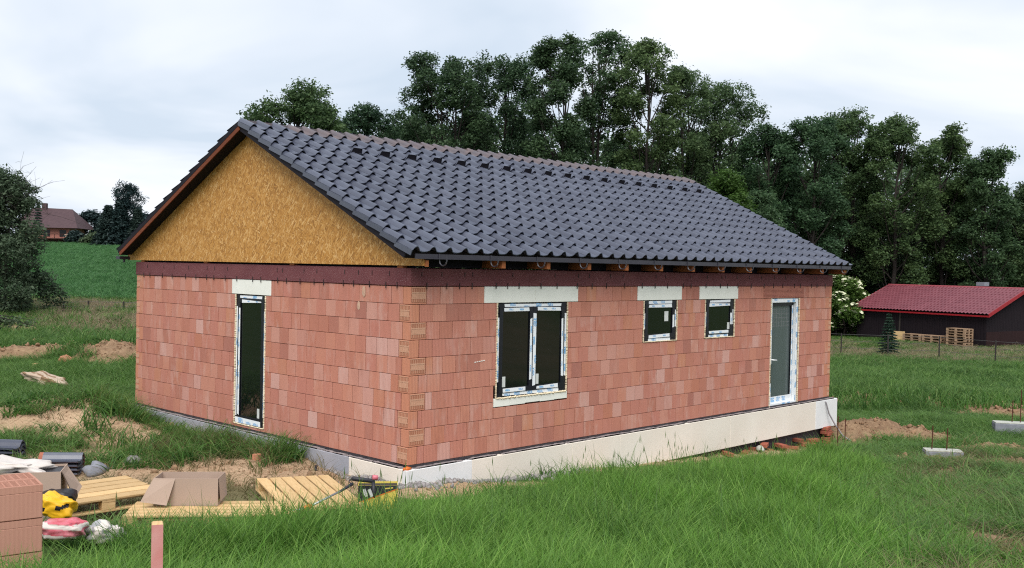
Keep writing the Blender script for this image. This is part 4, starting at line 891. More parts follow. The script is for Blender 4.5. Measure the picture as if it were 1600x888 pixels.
for (u, v, h, lb_) in ((1308, 712, .78, 'taller rusty steel bar standing by the white end of the plinth'), (1320, 694, .52, 'shorter rusty steel bar standing on sand past the plinth end'), (1003, 722, .27, 'short rusty steel peg on sand before the plinth below the small windows'), (1016, 722, .2, 'shortest rusty steel peg on sand before the plinth')):
    q = ground(u, v); tag(link(bar(h), 'steel_bar', None, T(q[0], q[1], gz(q[0], q[1]))), lb_, 'steel bar', 'steel bars stuck in the ground')
# fences of thin posts and wire
def fence(name, label, pts, h, r, wires):
    q0 = ground(*pts[0]); t = thing(name, label, 'fence', (q0[0], q0[1], gz(q0[0], q0[1]))); loc = np.array(t.location); tops = []
    for u, v in pts:
        q = ground(u, v); z = gz(q[0], q[1]); p_ = np.array([q[0], q[1], z])-loc; m = MB(); m.tube([(p_[0], p_[1], p_[2]-.1), (p_[0], p_[1], p_[2]+h)], r, 6); m.build('post', M['fencepost'], t); tops.append(p_)
    for fr in wires:
        m = MB(); m.tube([(a[0], a[1], a[2]+h*fr) for a in tops], .007, 4, cap=False); m.build('wire', M['wire'], t)
fence('wire_fence', 'thin wire fence on dark steel posts before the red roofed shed', [(1245, 551), (1314, 555), (1387, 559), (1467, 563), (1555, 570), (1660, 577)], 1.1, .035, (.35, .65, .95))
fence('post_fence', 'low wire fence on weathered posts along the edge of the green field', [(-40, 484), (28, 486), (99, 488), (138, 487), (193, 487), (250, 487)], .42, .035, (.5, .9))
# red roofed shed
def px_d(u, v, d): return at_d(u, v, d)
A = at_d(1540, 545, 57.8); B = at_d(1338, 527, 65.0); dv = (B-A)[:2]; Lsh = np.linalg.norm(dv); an = math.atan2(dv[1], dv[0])
zg = -1.42; sh = thing('wooden_shed', 'long black wooden shed with red tiled sheet roof at the forest edge', 'shed', (A[0], A[1], zg), an)
HW, DW, RR = 2.08, 7.4, 1.37                                 # local x runs from the near corner to the far end, local -y goes back
sg = -1
m = MB()
nb = int(Lsh/.16)
for i in range(nb): m.cbox(i*Lsh/nb+.006, (i+1)*Lsh/nb-.006, -.03, .0, .0, HW, .004)
m.build('board_wall', M['shedwood'], sh)['kind'] = 'stuff'
m = MB(); ng = int(DW/.16)
for i in range(ng):
    y0, y1 = -(i*DW/ng+.036), -((i+1)*DW/ng+.024); hz = lambda y: HW+RR*(1-abs(-y-DW/2)/(DW/2))-.02
    m.add([(0, y0, 1.0), (0, y1, 1.0), (0, y1, hz(y1)), (0, y0, hz(y0)), (.03, y0, 1.0), (.03, y1, 1.0), (.03, y1, hz(y1)), (.03, y0, hz(y0))], [(0, 1, 2, 3), (4, 5, 6, 7), (0, 1, 5, 4), (1, 2, 6, 5), (2, 3, 7, 6), (3, 0, 4, 7)])
m.build('gable_boards', M['shedwood'], sh)['kind'] = 'stuff'
for i in range(5): y0 = -(.05+i*DW/5); MB().cbox(-.012, .03, y0-DW/5+.02, y0, .05, 1.02, .004).build('panel', M['shedbrown'], sh)
m = MB(); m.box(.05, Lsh-.05, -DW+.02, -.06, .0, HW-.1); m.build('wall_core', M['shedwood'], sh)
m = MB(); m.tube([(5.6, .06, 0), (5.55, .03, HW)], .06, 6); m.build('pole', M['bark'], sh)
ov = .3; nxs = int((Lsh+.6)/.0575); xs = np.linspace(-.3, Lsh+.3, nxs); ys = []; nrow = 11
sl_h = RR*(DW/2+ov)/(DW/2)
for r in range(nrow):
    for t_ in (0.0, .999): ys.append(((r+t_)/nrow, (1-t_)*.06))
V = []; 
for tt, lift in ys:
    for x in xs: V.append((x, ov-(DW/2+ov)*tt, HW+RR-sl_h+sl_h*tt+.05+lift+.032*math.sin(x*2*math.pi/.23)))
F = [(i*nxs+j, i*nxs+j+1, (i+1)*nxs+j+1, (i+1)*nxs+j) for i in range(len(ys)-1) for j in range(nxs-1)]
link(arr_mesh('roof_sheet', V, F, [M['redroof']], smooth=False), 'roof_sheet', sh)
V2 = [(x, -DW-y if True else y, z) for x, y, z in V]; link(arr_mesh('roof_sheet', V2, F, [M['redroof']], smooth=False), 'roof_sheet', sh)
m = MB(); m.tube([(-.32, -DW/2, HW+RR+.05), (Lsh+.32, -DW/2, HW+RR+.05)], .085, 6); m.build('ridge_cap', M['ridgecap'], sh)
for x in (-.34, Lsh+.3):
    for s_ in (1, -1):
        ye = ov if s_ == 1 else -DW-ov
        m = MB(); ze = HW+RR-sl_h; v = [(x, ye, ze-.10), (x, -DW/2, HW+RR-.10), (x, -DW/2, HW+RR+.10), (x, ye, ze+.10)]; m.add(v+[(p_[0]+.04, p_[1], p_[2]) for p_ in v], [(0, 1, 2, 3), (4, 5, 6, 7), (0, 1, 5, 4), (1, 2, 6, 5), (2, 3, 7, 6), (3, 0, 4, 7)]); m.build('verge_trim', M['redtrim'], sh)
m = MB(); m.box(-.3, Lsh+.3, ov-.02, ov+.02, HW+RR-sl_h-.09, HW+RR-sl_h+.0); m.build('gutter', M['redtrim'], sh)
q = at_d(1535, 458, 66); m = MB(); m.tube([(0, 0, -2.6), (0, 0, .15)], .07, 7); m.box(-.22, .22, -.22, .22, .15, .42); m.box(-.28, .28, -.28, .28, .46, .70); m.box(-.12, .12, -.12, .12, .42, .46)
tag(m.build('metal_cowl', M['concrete'], None, M=T(q[0], q[1], q[2], an)), 'grey metal chimney cowl on a pipe showing above the shed ridge', 'chimney')
# pallets stored along the shed
def mini_pallet():
    m = MB()
    for i in range(5): m.box(-.6, .6, -.4+i*.166, -.4+i*.166+.13, .122, .144)
    for x in (-.6, -.07, .46):
        m.box(x, x+.14, -.4, .4, .10, .122)
        for y in (-.4, -.05, .3): m.box(x, x+.14, y, y+.1, .022, .10)
    for y in (-.4, -.05, .3): m.box(-.6, .6, y, y+.1, 0, .022)
    return m.mesh('pallet', [M['palletold']])
MP = mini_pallet(); shM = Matrix.Translation((A[0], A[1], zg)) @ Matrix.Rotation(an, 4, 'Z')
wn_ = ['bottom', 'second', 'third', 'fourth', 'fifth', 'topmost']
def stack_at(xl, yl, n, lab, z0=.0):
    for i in range(n):
        P_ = shM @ T(xl, yl, z0+i*.15+.02, math.pi+random.uniform(-.05, .05)); o = link(MP, 'pallet', None, P_); tag(o, lab % wn_[i if i < n-1 else -1], 'pallet', 'weathered pallets stored along the shed')
stack_at(1.15, .75, 5, '%s weathered pallet of the tall stack on boards by the shed corner', .42)
stack_at(1.15, .75, 2, '%s weathered pallet under the tall stack by the shed corner', .08)
stack_at(2.75, .65, 4, '%s weathered pallet of the low stack in the middle of the shed wall', .05)
stack_at(4.05, .65, 4, '%s weathered pallet of the low stack nearest the leaning board', .05)
m = MB(); m.cbox(-.35, .35, -.02, .02, 0, .75, .005); tag(m.build('board', M['pallet'], None, M=shM @ T(5.15, .75, .02, .15, .18)), 'pale square board leaning at the end of the low pallet stack', 'board')
m = MB(); m.cbox(-.12, .12, -.02, .02, 0, .75, .005); tag(m.build('board', M['palletold'], None, M=shM @ T(5.65, .7, .02, .3, .1, .35)), 'narrow brown board leaning beside the pale square board', 'board')
# far house beyond the field
q = at_d(84, 379, 165); fh = thing('far_house', 'distant house with steep brown roof and pink walls beyond the green field', 'house', (q[0], q[1], q[2]-.4), dirx+.1)
m = MB(); m.box(-5.5, 2.4, 0, 8, 0, 2.9); m.build('wall', M['pinkwall'], fh)
m = MB(); m.box(-5.7, 2.6, -.15, 8.1, -.3, .85); m.build('base_wall', M['darkwood'], fh)
m = MB(); v = [(-6.6, -1.0, 2.75), (4.0, -1.0, 2.75), (4.0, 9, 2.75), (-6.6, 9, 2.75), (-4.6, 4, 6.2), (1.6, 4, 6.0)]; m.add(v, [(0, 1, 5, 4), (1, 2, 5), (2, 3, 4, 5), (3, 0, 4), (0, 3, 2, 1)]); rf_ = m.build('roof', M['houseroof'], fh)
m = MB(); m.box(-3.1, -2.4, 3.4, 4.2, 5.6, 6.9); m.build('chimney', M['houseroof'], rf_)
for x in (-4.3, -1.6, .9):
    m = MB(); m.box(x, x+1.0, -.05, .05, 1.35, 2.45); wdw = m.build('window', M['darkwin'], fh)
m = MB(); m.box(-5.6, 2.9, -1.1, -.05, .95, 1.1); m.build('balcony', M['darkwood'], fh)
for i in range(22): m = MB(); m.box(-5.6+i*.4, -5.52+i*.4, -1.1, -1.04, 1.1, 1.75); m.build('baluster', M['darkwood'], fh) if i % 3 == 0 else None
m = MB(); m.box(-5.6, 2.9, -1.12, -1.04, 1.7, 1.8); m.build('railing', M['darkwood'], fh)
q = at_d(111, 378, 160); tag(MB().box(-.9, .9, 0, 2, -.3, 1.0).box(-1.0, 1.0, -.1, 2.1, 1.0, 1.15).build('outbuilding', M['creamwall'], None, M=T(*q, dirx)), 'small cream outbuilding beside the distant brown roofed house', 'shed')
q = at_d(132, 379, 158); tag(MB().box(-.28, .28, 0, .5, -.3, .95).box(-.36, .36, -.06, .56, .95, 1.05).build('gate_pillar', M['creamwall'], None, M=T(*q, dirx)), 'pale gate pillar standing right of the cream outbuilding', 'pillar')
# ------------------------------------------------------------------ trees and bushes
LEAF = {n: leafmat(n+'_leaves', a, b, t) for n, a, b, t in (('ash', (.026, .058, .031), (.108, .176, .070), .42), ('dark', (.022, .048, .029), (.088, .145, .062), .38), ('airy', (.034, .070, .036), (.138, .208, .090), .46), ('bright', (.026, .065, .014), (.09, .165, .034), .38),
        ('willow', (.022, .038, .022), (.070, .100, .058), .3), ('blue', (.014, .030, .030), (.042, .070, .066), .25), ('spruce', (.016, .040, .026), (.050, .092, .062), .2), ('shrub', (.040, .068, .040), (.125, .17, .095), .36), ('elder', (.035, .085, .02), (.12, .21, .05), .38))}  # bluish tone of the distant trees paints haze into their leaf colour
M['flower'] = plain('cream_flower', (.62, .63, .46), (.5, .54, .36), 8, .8, .1)
def leaves(C, R, per, size, rng, asp=.5, flat=.75, droop=0):      # leaf quads scattered in clumps: centres C (n,3), radii R
    n = len(C); N = n*per; c = np.repeat(C, per, 0); r = np.repeat(R, per)
    v = rng.normal(size=(N, 3)); v /= np.linalg.norm(v, axis=1)[:, None]+1e-9; v *= (rng.random(N)**.6)[:, None]*1.15; v[:, 2] *= flat
    P = c+v*r[:, None]
    d = rng.normal(size=(N, 3)); d[:, 2] = d[:, 2]*.6-droop; d /= np.linalg.norm(d, axis=1)[:, None]
    up = rng.normal(size=(N, 3))*.7+np.array([0, 0, 1.0])+v*.6; s = np.cross(d, up); s /= np.linalg.norm(s, axis=1)[:, None]+1e-9
    L = size*(.6+.8*rng.random(N)); d = d*L[:, None]; s = s*(L*asp*.5)[:, None]; nn = np.cross(s, d); nn /= np.linalg.norm(nn, axis=1)[:, None]+1e-9; k_ = nn*(L*.12)[:, None]
    V = np.stack([P-d*.5, P+s+k_, P+d*.5, P-s+k_], 1).reshape(-1, 3); return V, np.arange(4*N).reshape(N, 4)
def crown_lobes(h0, h1, R, n, rng, shape):
    out = []
    for i in range(n):
        f = (i+.5)/n; z = h0+(h1-h0)*(f**.85); prof = {'round': math.sin(math.pi*(.16+.70*f))**.6, 'tall': .42+.5*math.sin(math.pi*(.1+.75*f)), 'bush': math.sqrt(max(0, 1-f*f*.92))}[shape]
        a = i*2.4+rng.uniform(-.5, .5); rr_ = R*prof*math.sqrt(rng.uniform(.10, .95))
        out.append((rr_*math.cos(a), rr_*math.sin(a), z+rng.uniform(-.3, .3)*R*.3, R*rng.uniform(.19, .33)))
    for i in range(4): out.append((rng.uniform(-.45, .45)*R, rng.uniform(-.45, .45)*R, h1-R*rng.uniform(-.05, .45), R*rng.uniform(.15, .24)))
    out.append((0, 0, h1, R*.2)); return out
def make_tree(H, R, base, lobes, clumps, per, size, mat, seed, shape='round', trunk_r=.2, clump_r=.42, asp=.55, stems=1, hollow=.55, droop=0.1):
    rng = np.random.default_rng(seed); L = crown_lobes(base*H, H-R*.22, R, lobes, rng, shape); C = []; tw = MB()
    for s_ in range(stems):
        off = rng.normal(size=2)*(.35 if stems > 1 else 0); lean = rng.normal(size=2)*.03*H
        tp = [(off[0]+lean[0]*f+rng.normal()*.06, off[1]+lean[1]*f+rng.normal()*.06, f*H*.92) for f in np.linspace(0, 1, 7)]; tp[0] = (off[0], off[1], -.4)
        tw.tube(tp, [trunk_r*(1-.86*f) for f in np.linspace(0, 1, 7)], 7)
        for j, (x, y, z, r) in enumerate(L):
            if j % stems != s_: continue
            zb = max(.12*H, z-.55*math.hypot(x, y)-.12*H); f = zb/(H*.92); b = np.array([off[0]+lean[0]*f, off[1]+lean[1]*f, zb])
            e_ = np.array([x, y, z]); mid = (b+e_)/2+np.array([0, 0, -.06*H*rng.random()]); tw.tube([b, mid, e_], [trunk_r*.34*(1-f*.5), trunk_r*.2, trunk_r*.07], 5, cap=False)
            for q_ in range(4):
                v = rng.normal(size=3); v /= np.linalg.norm(v); tw.tube([e_-(e_-b)*rng.uniform(0, .4), e_+v*r*.8], [trunk_r*.09, trunk_r*.03], 4, cap=False)
    wts = np.array([l[3]**2 for l in L]); wts /= wts.sum(); pick = rng.choice(len(L), clumps, p=wts); La_ = np.array(L)
    v = rng.normal(size=(clumps, 3)); v /= np.linalg.norm(v, axis=1)[:, None]; rad = hollow+(1.06-hollow)*rng.random(clumps)
    Cc = La_[pick, :3]+v*np.array([1, 1, .82])*(La_[pick, 3]*rad)[:, None]
    V, F = leaves(Cc, clump_r*(.6+.7*rng.random(clumps)), per, size, rng, asp, .8, droop)
    return tw.mesh('trunk', [M['bark']], True, False), arr_mesh('crown', V, F, [LEAF[mat]])
def plant(name, label, cat, x, y, z, meshes, rz=0, s=(1, 1, 1), group=None):
    t = thing(name, label, cat, (x, y, z), rz, group); t.scale = s
    for nm_, me_ in meshes: link(me_, nm_, t)
    return t
def wpos(u, d): q = ray(u, 444); a_ = (q[0]*RH[0]+q[1]*RH[1])/(q[0]*FH[0]+q[1]*FH[1]); return xy(a_*d, d)
def top_z(u, v, d): return at_d(u, v, d)[2]
TG = 'trees along the forest edge'
# u of the trunk, v of the top, half width in pixels, distance, base fraction, lobes, clumps, leaf material, shape, stems, hollow, label
TREES = [
 (462, 132, 66, 58, .30, 15, 420, 'ash', 'round', 1, .5, 'rounded dark green tree rising behind the gable peak of the roof'),
 (572, 162, 62, 66, .2, 13, 300, 'dark', 'round', 1, .55, 'lower ragged tree between the rounded tree and the big dense one'),
 (700, 84, 78, 64, .22, 18, 560, 'dark', 'round', 2, .5, 'broad dense dark tree with a square crown behind the roof ridge'),
 (782, 84, 66, 68, .25, 16, 470, 'dark', 'round', 1, .5, 'dense dark tree joined to the right side of the broad square-crowned one'),
 (862, 54, 52, 62, .25, 16, 460, 'dark', 'tall', 1, .5, 'tall narrow dark tree with a peaked top left of the airy ash'),
 (938, 48, 58, 66, .30, 15, 300, 'airy', 'tall', 2, .75, 'tallest airy ash with visible stems and sky showing through'),
 (1004, 62, 48, 64, .3, 15, 300, 'airy', 'round', 1, .7, 'airy ash with a leaning rounded top just right of the tallest one'),
 (1070, 108, 50, 66, .28, 14, 280, 'airy', 'round', 2, .7, 'medium ash with bare twigs poking from its top'),
 (1128, 128, 58, 68, .26, 15, 300, 'airy', 'round', 2, .72, 'see-through ash with many thin stems before the skyline dips'),
 (1192, 196, 50, 66, .2, 13, 300, 'ash', 'round', 1, .6, 'low tree in the dip of the skyline'),
 (1262, 184, 52, 66, .22, 14, 380, 'ash', 'tall', 1, .6, 'upright tree on the left shoulder of the wide clump above the eave end'),
 (1322, 164, 58, 70, .25, 15, 430, 'ash', 'round', 2, .6, 'highest tree of the wide clump above the eave end'),
 (1396, 178, 54, 68, .22, 15, 400, 'ash', 'tall', 1, .6, 'pointed tree with tiered boughs right of the wide clump'),
 (1476, 204, 44, 70, .25, 13, 300, 'ash', 'tall', 1, .65, 'slender tiered tree above the shed roof'),
 (1540, 232, 42, 68, .2, 13, 300, 'ash', 'round', 1, .6, 'round-topped tree above the right part of the shed'),
 (1606, 282, 40, 72, .2, 12, 260, 'dark', 'round', 1, .6, 'dark tree partly cut by the right picture edge'),
 (640, 190, 58, 74, .1, 13, 380, 'dark', 'bush', 1, .5, 'dark low tree filling the gap behind the ridge, left of the broad one'),
 (1235, 262, 70, 74, .08, 15, 460, 'dark', 'bush', 1, .5, 'deep green leafy tree behind the far end of the roof'),
 (1310, 292, 62, 76, .08, 15, 460, 'dark', 'bush', 1, .5, 'very dark tree in the shade of the wide clump'),
]
rT = random.Random(5)
for i, (u, v, hw, d, base, lb_, cl, mt, shp, st, hol, lab) in enumerate(TREES):
    x, y = wpos(u, d); z = gz(x, y); H = top_z(u, v, d)-z; R = 1.18*hw/FPX*d
    tr, cr_ = make_tree(H, R, base, lb_*2+8, int(cl*2.3), 38, .18, mt, 100+i, shp, .20, .40, .55, st, hol); plant('broadleaf_tree', lab, 'tree', x, y, z, [('trunk', tr), ('crown', cr_)], group=TG)
BUSH = [
 (1130, 268, 58, 52, 420, 'bright', 'bright green bushy tree beside the far end of the roof ridge'),
 (1178, 300, 52, 54, 380, 'ash', 'mid green bushy tree behind the descending roof edge'),
 (1482, 296, 62, 73, 520, 'ash', 'large mid green rounded tree rising behind the shed roof'),
 (1392, 338, 72, 73, 560, 'willow', 'grey green willow-like bush left behind the shed roof'),
 (1566, 328, 58, 74, 420, 'ash', 'dark green bush behind the right end of the shed'),
 (1384, 414, 30, 74, 240, 'bright', 'small bright green bush peeping over the left end of the shed roof'),
 (1448, 428, 30, 75, 200, 'bright', 'small light green bush peeping over the middle of the shed ridge'),
 (1610, 400, 50, 74, 300, 'dark', 'dark bush at the edge of the picture behind the shed'),
 (1336, 396, 44, 72, 320, 'dark', 'dark bush above the white flowering elder'),
 (1520, 400, 50, 70, 320, 'dark', 'dark undergrowth bush behind the metal chimney cowl'),
 (1280, 380, 50, 74, 360, 'dark', 'dark bush right below the roof eave tip'),
 (1210, 344, 50, 72, 380, 'ash', 'leafy bush half hidden by the lower roof edge'),
]
for i, (u, v, hw, d, cl, mt, lab) in enumerate(BUSH):
    x, y = wpos(u, d); z = gz(x, y); H = top_z(u, v, d)-z; R = hw/FPX*d
    tr, cr_ = make_tree(H, R, .02, 32, int(cl*1.8), 36, .155, mt, 300+i, 'bush', .12, .40, .5, 2, .55); plant('bushy_tree', lab, 'bush', x, y, z, [('trunk', tr), ('crown', cr_)], group='bushes below the forest edge')
# the wood behind them, read as one dark mass
rng = np.random.default_rng(77); Cc = []
for i in range(3200):
    u = rng.uniform(420, 2000); d = rng.uniform(78, 100); x, y = wpos(u, d); lim = np.interp(u, [420, 560, 640, 800, 900, 1000, 1060, 1150, 1250, 1400, 1500, 1600, 1700], [212, 205, 180, 172, 190, 215, 200, 215, 235, 240, 262, 310, 330]); zt = top_z(u, lim+25*vnoise(u/14, 0, 1, 4), d)
    Cc.append((x, y, -1+(zt+1)*rng.random()**.75))
Cc = np.array(Cc); V, F = leaves(Cc, 1.0+.6*rng.random(len(Cc)), 40, .42, rng, .6, .85)
o = link(arr_mesh('far_woodland', V, F, [LEAF['dark']]), 'far_woodland'); o['kind'] = 'stuff'
# elder in flower
x, y = wpos(1312, 67); z = gz(x, y); H = top_z(1312, 430, 67)-z; R = 64/FPX*67
tr, cr_ = make_tree(H, R, .02, 18, 800, 34, .19, 'elder', 411, 'bush', .08, .34, .5, 3, .6); el = plant('elder_bush', 'elder bush covered with cream white flower heads left of the shed', 'bush', x, y, z, [('trunk', tr), ('crown', cr_)])
Lb = np.array(crown_lobes(.02*H, H-R*.22, R, 18, np.random.default_rng(411), 'bush')); m = MB(); rng = np.random.default_rng(5)
for i in range(1100):
    q = Lb[rng.integers(len(Lb))]; v = rng.normal(size=3); v[2] = abs(v[2])*.8; v /= np.linalg.norm(v); c = q[:3]+v*q[3]*np.array([1, 1, .85])*1.12; r = rng.uniform(.08, .15); tl_ = rng.normal(size=2)*.35
    n_ = 7; vs = [(c[0]+r*math.cos(2*math.pi*k_/n_)*rng.uniform(.8, 1.2), c[1]+r*math.sin(2*math.pi*k_/n_)*rng.uniform(.8, 1.2), c[2]+r*(tl_[0]*math.cos(2*math.pi*k_/n_)+tl_[1]*math.sin(2*math.pi*k_/n_))) for k_ in range(n_)]; m.add(vs+[(c[0], c[1], c[2]+.05)], [(k_, (k_+1) % n_, n_) for k_ in range(n_)])
o = m.build('flower_heads', M['flower'], el, recalc=False); o['kind'] = 'stuff'
# conifers
def conifer(H, R, tiers, seed, mat='spruce', fine=1.0, bare=.05):
    rng = np.random.default_rng(seed); tw = MB(); tw.tube([(0, 0, -.2), (0, 0, H*.98)], [R*.09, .01], 6); C = []; Rr = []; Dd = []
    for t_ in range(tiers):
        f = bare+(1-bare)*t_/tiers; zb = H*f; rl = R*(1-f)**.85*rng.uniform(.82, 1.1)+.04*R; nbr = 9 if rl > .3*R else 6
        for b_ in range(nbr):
            a = 2*math.pi*b_/nbr+t_*.7+rng.uniform(-.2, .2); tip = np.array([math.cos(a)*rl, math.sin(a)*rl, zb-.10*rl]); st_ = np.array([0, 0, zb+.12*rl]); tw.tube([st_, tip], [R*.018, R*.006], 3, cap=False)
            for k_ in np.linspace(.15, 1, 7): C.append(st_+(tip-st_)*k_); Rr.append(R*.13*fine*(1.1-.6*k_))
    V, F = leaves(np.array(C), np.array(Rr), 12, R*.17*fine, rng, .28, .5, .1); return tw.mesh('trunk', [M['bark']], True, False), arr_mesh('needles', V, F, [LEAF[mat]])
x, y = wpos(1391, 50); z = gz(x, y); tr, cr_ = conifer(top_z(1391, 488, 50)-z, 19/FPX*50, 15, 3); plant('young_spruce', 'young spruce standing in the meadow in front of the shed', 'conifer', x, y, z, [('trunk', tr), ('needles', cr_)])
for u, v, hw, sd_, lab in ((168, 320, 24, 5, 'dark spruce left of the drooping birch beyond the field'), (186, 312, 26, 6, 'tall dark spruce in front of the drooping birch beyond the field'), (214, 326, 20, 7, 'dark spruce near the left tip of the roof eave'), (58, 312, 10, 8, 'dark spruce peeking beside the distant brown roof')):
    x, y = wpos(u, 150); z = gz(x, y); tr, cr_ = conifer(top_z(u, v, 150)-z, hw/FPX*150, 16, sd_, 'blue', 1.5); plant('spruce', lab, 'conifer', x, y, z, [('trunk', tr), ('needles', cr_)], group='spruces beyond the field')
x, y = wpos(200, 152); z = gz(x, y); tr, cr_ = make_tree(top_z(203, 287, 152)-z, 25/FPX*152, .30, 26, 300, 24, .30, 'blue', 58, 'tall', .16, .55, .4, 1, .7, .9); plant('birch', 'tall drooping birch above the dark spruces beyond the field', 'tree', x, y, z, [('trunk', tr), ('crown', cr_)])
for i, (u, v, hw, lab) in enumerate(((122, 337, 20, 'round hedge tree just right of the distant brown roof'), (142, 331, 22, 'domed hedge tree in the middle of the distant hedge'), (160, 340, 16, 'small hedge tree left of the dark spruces'), (118, 365, 12, 'low garden bush before the distant hedge'), (148, 368, 14, 'light green low garden bush by the gate pillar'), (228, 334, 22, 'hedge tree behind the left roof eave'), (95, 342, 18, 'hedge tree half behind the distant brown roof'), (246, 340, 20, 'last hedge tree of the row, mostly behind the roof'))):
    x, y = wpos(u, 175 if v < 360 else 156); d = 175 if v < 360 else 156; z = gz(x, y); tr, cr_ = make_tree(max(1.5, top_z(u, v, d)-z), hw/FPX*d, .1, 10, 130, 26, .5, 'blue' if i != 4 else 'shrub', 500+i, 'bush', .15, .8, .55, 1, .5); plant('hedge_tree', lab, 'tree', x, y, z, [('trunk', tr), ('crown', cr_)], group='hedge trees beyond the field')
# big shrub at the left with bare twigs
x, y = wpos(0, 38); z = gz(x, y); H = top_z(0, 268, 38)-z; R = 76/FPX*38
tr, cr_ = make_tree(H, R, .0, 54, 1500, 30, .115, 'shrub', 611, 'bush', .07, .24, .45, 4, .55); sh_ = plant('willow_shrub', 'large dark leafy shrub with bare twigs on top left of the field', 'bush', x, y, z, [('trunk', tr), ('crown', cr_)])
m = MB(); rng = np.random.default_rng(8)
for i in range(34):
    a = rng.uniform(0, 6.28); b = np.array([math.cos(a)*R*.5*rng.random(), math.sin(a)*R*.5*rng.random(), H*.66]); dr = RH*rng.uniform(-.3, 1.0); p_ = b.copy(); pts = [p_.copy()]; v = np.array([dr[0]*.35, dr[1]*.35, .30+rng.random()*.12])
    for s_ in range(6): v += rng.normal(size=3)*.075; v[2] -= .055; p_ = p_+v; pts.append(p_.copy())
    m.tube(pts, list(np.linspace(.009, .003, 7)), 4, cap=False)
    for q_ in range(5):
        k_ = rng.integers(2, 6); w_ = rng.normal(size=3)*.25; w_[2] = abs(w_[2]); m.tube([pts[k_], pts[k_]+w_*.6, pts[k_]+w_*1.1+np.array([0, 0, -.05])], [.006, .004, .003], 3, cap=False)
o = m.build('bare_twigs', M['bark'], sh_, recalc=False); o['kind'] = 'stuff'
m = MB(); C_ = []; rng = np.random.default_rng(18); q = at_d(20, 500, 25.0)
for i in range(7):
    a0 = np.array([q[0], q[1], q[2]])-np.array([RH[0], RH[1], 0])*1.0; e_ = a0+np.array([RH[0], RH[1], 0])*rng.uniform(.8, 1.55)+np.array([0, 0, rng.uniform(-.28, .12)])+np.append(FH*rng.uniform(-.4, .4), 0); mid = (a0+e_)/2+np.array([0, 0, .1]); m.tube([a0, mid, e_], [.02, .012, .005], 5, cap=False)
    for k_ in np.linspace(.2, 1, 9): C_.append(a0+(e_-a0)*k_+rng.normal(size=3)*.05)
lbr = thing('fallen_branch', 'leafy fallen branch lying below the large shrub', 'branch', tuple(q), 0); m.v = [tuple(np.array(p_)-q) for p_ in m.v]; m.build('stem', M['bark'], lbr, recalc=False)
V, F = leaves(np.array(C_)-q, np.full(len(C_), .09), 6, .10, rng, .5); link(arr_mesh('leaf_spray', V, F, [LEAF['shrub']]), 'leaf_spray', lbr)['kind'] = 'stuff'

# ------------------------------------------------------------------ grass, stones and clods: scattered by geometry nodes from sampled points
def grassmat(name, lo, hi, tip):
    k = NM(name); r = k.n('ShaderNodeNewGeometry').outputs['Random Per Island']; oi = k.n('ShaderNodeObjectInfo').outputs['Random']; p_ = k.pos()
    gg = k.n('ShaderNodeAttribute', attribute_name='along').outputs['Fac']; cl = k.noise(p_, .5, 3)
    col = k.mix(k.math('ADD', k.math('MULTIPLY', k.math('POWER', r, 1.4), .8), k.math('MULTIPLY', k.math('SUBTRACT', cl, .36), 1.5), clamp=True), lo, hi)
    col = k.mix(1.0, col, k.ramp(oi, [(0, (.78, .82, .85)), (1, (1.22, 1.18, 1.1))]), 'MULTIPLY')
    col = k.mix(k.math('MULTIPLY', k.math('POWER', gg, 3.0), .55), col, tip); col = k.mix(k.ramp(k.math('FRACT', k.math('MULTIPLY', r, 7.3)), [(.90, (0, 0, 0)), (.93, (.8, .8, .8))]), col, tip)
    k.end(col, .5, .25); tr = k.n('ShaderNodeBsdfTranslucent'); k.l(col, tr.inputs[0]); mx = k.n('ShaderNodeMixShader'); mx.inputs[0].default_value = .42
    k.l(k.b.outputs[0], mx.inputs[1]); k.l(tr.outputs[0], mx.inputs[2]); k.l(mx.outputs[0], k.out.inputs[0]); return k.m
GM = {'lush': grassmat('lush_grass', (.012, .062, .012), (.105, .270, .030), (.22, .37, .08)), 'meadow': grassmat('meadow_grass', (.022, .080, .020), (.090, .210, .040), (.20, .30, .09)), 'dry': grassmat('dry_grass', (.085, .085, .035), (.17, .15, .07), (.30, .25, .14)), 'straw': grassmat('straw_grass', (.20, .16, .10), (.32, .27, .18), (.36, .30, .2)), 'crop': grassmat('crop_leaves', (.032, .115, .038), (.075, .19, .062), (.10, .22, .08))}
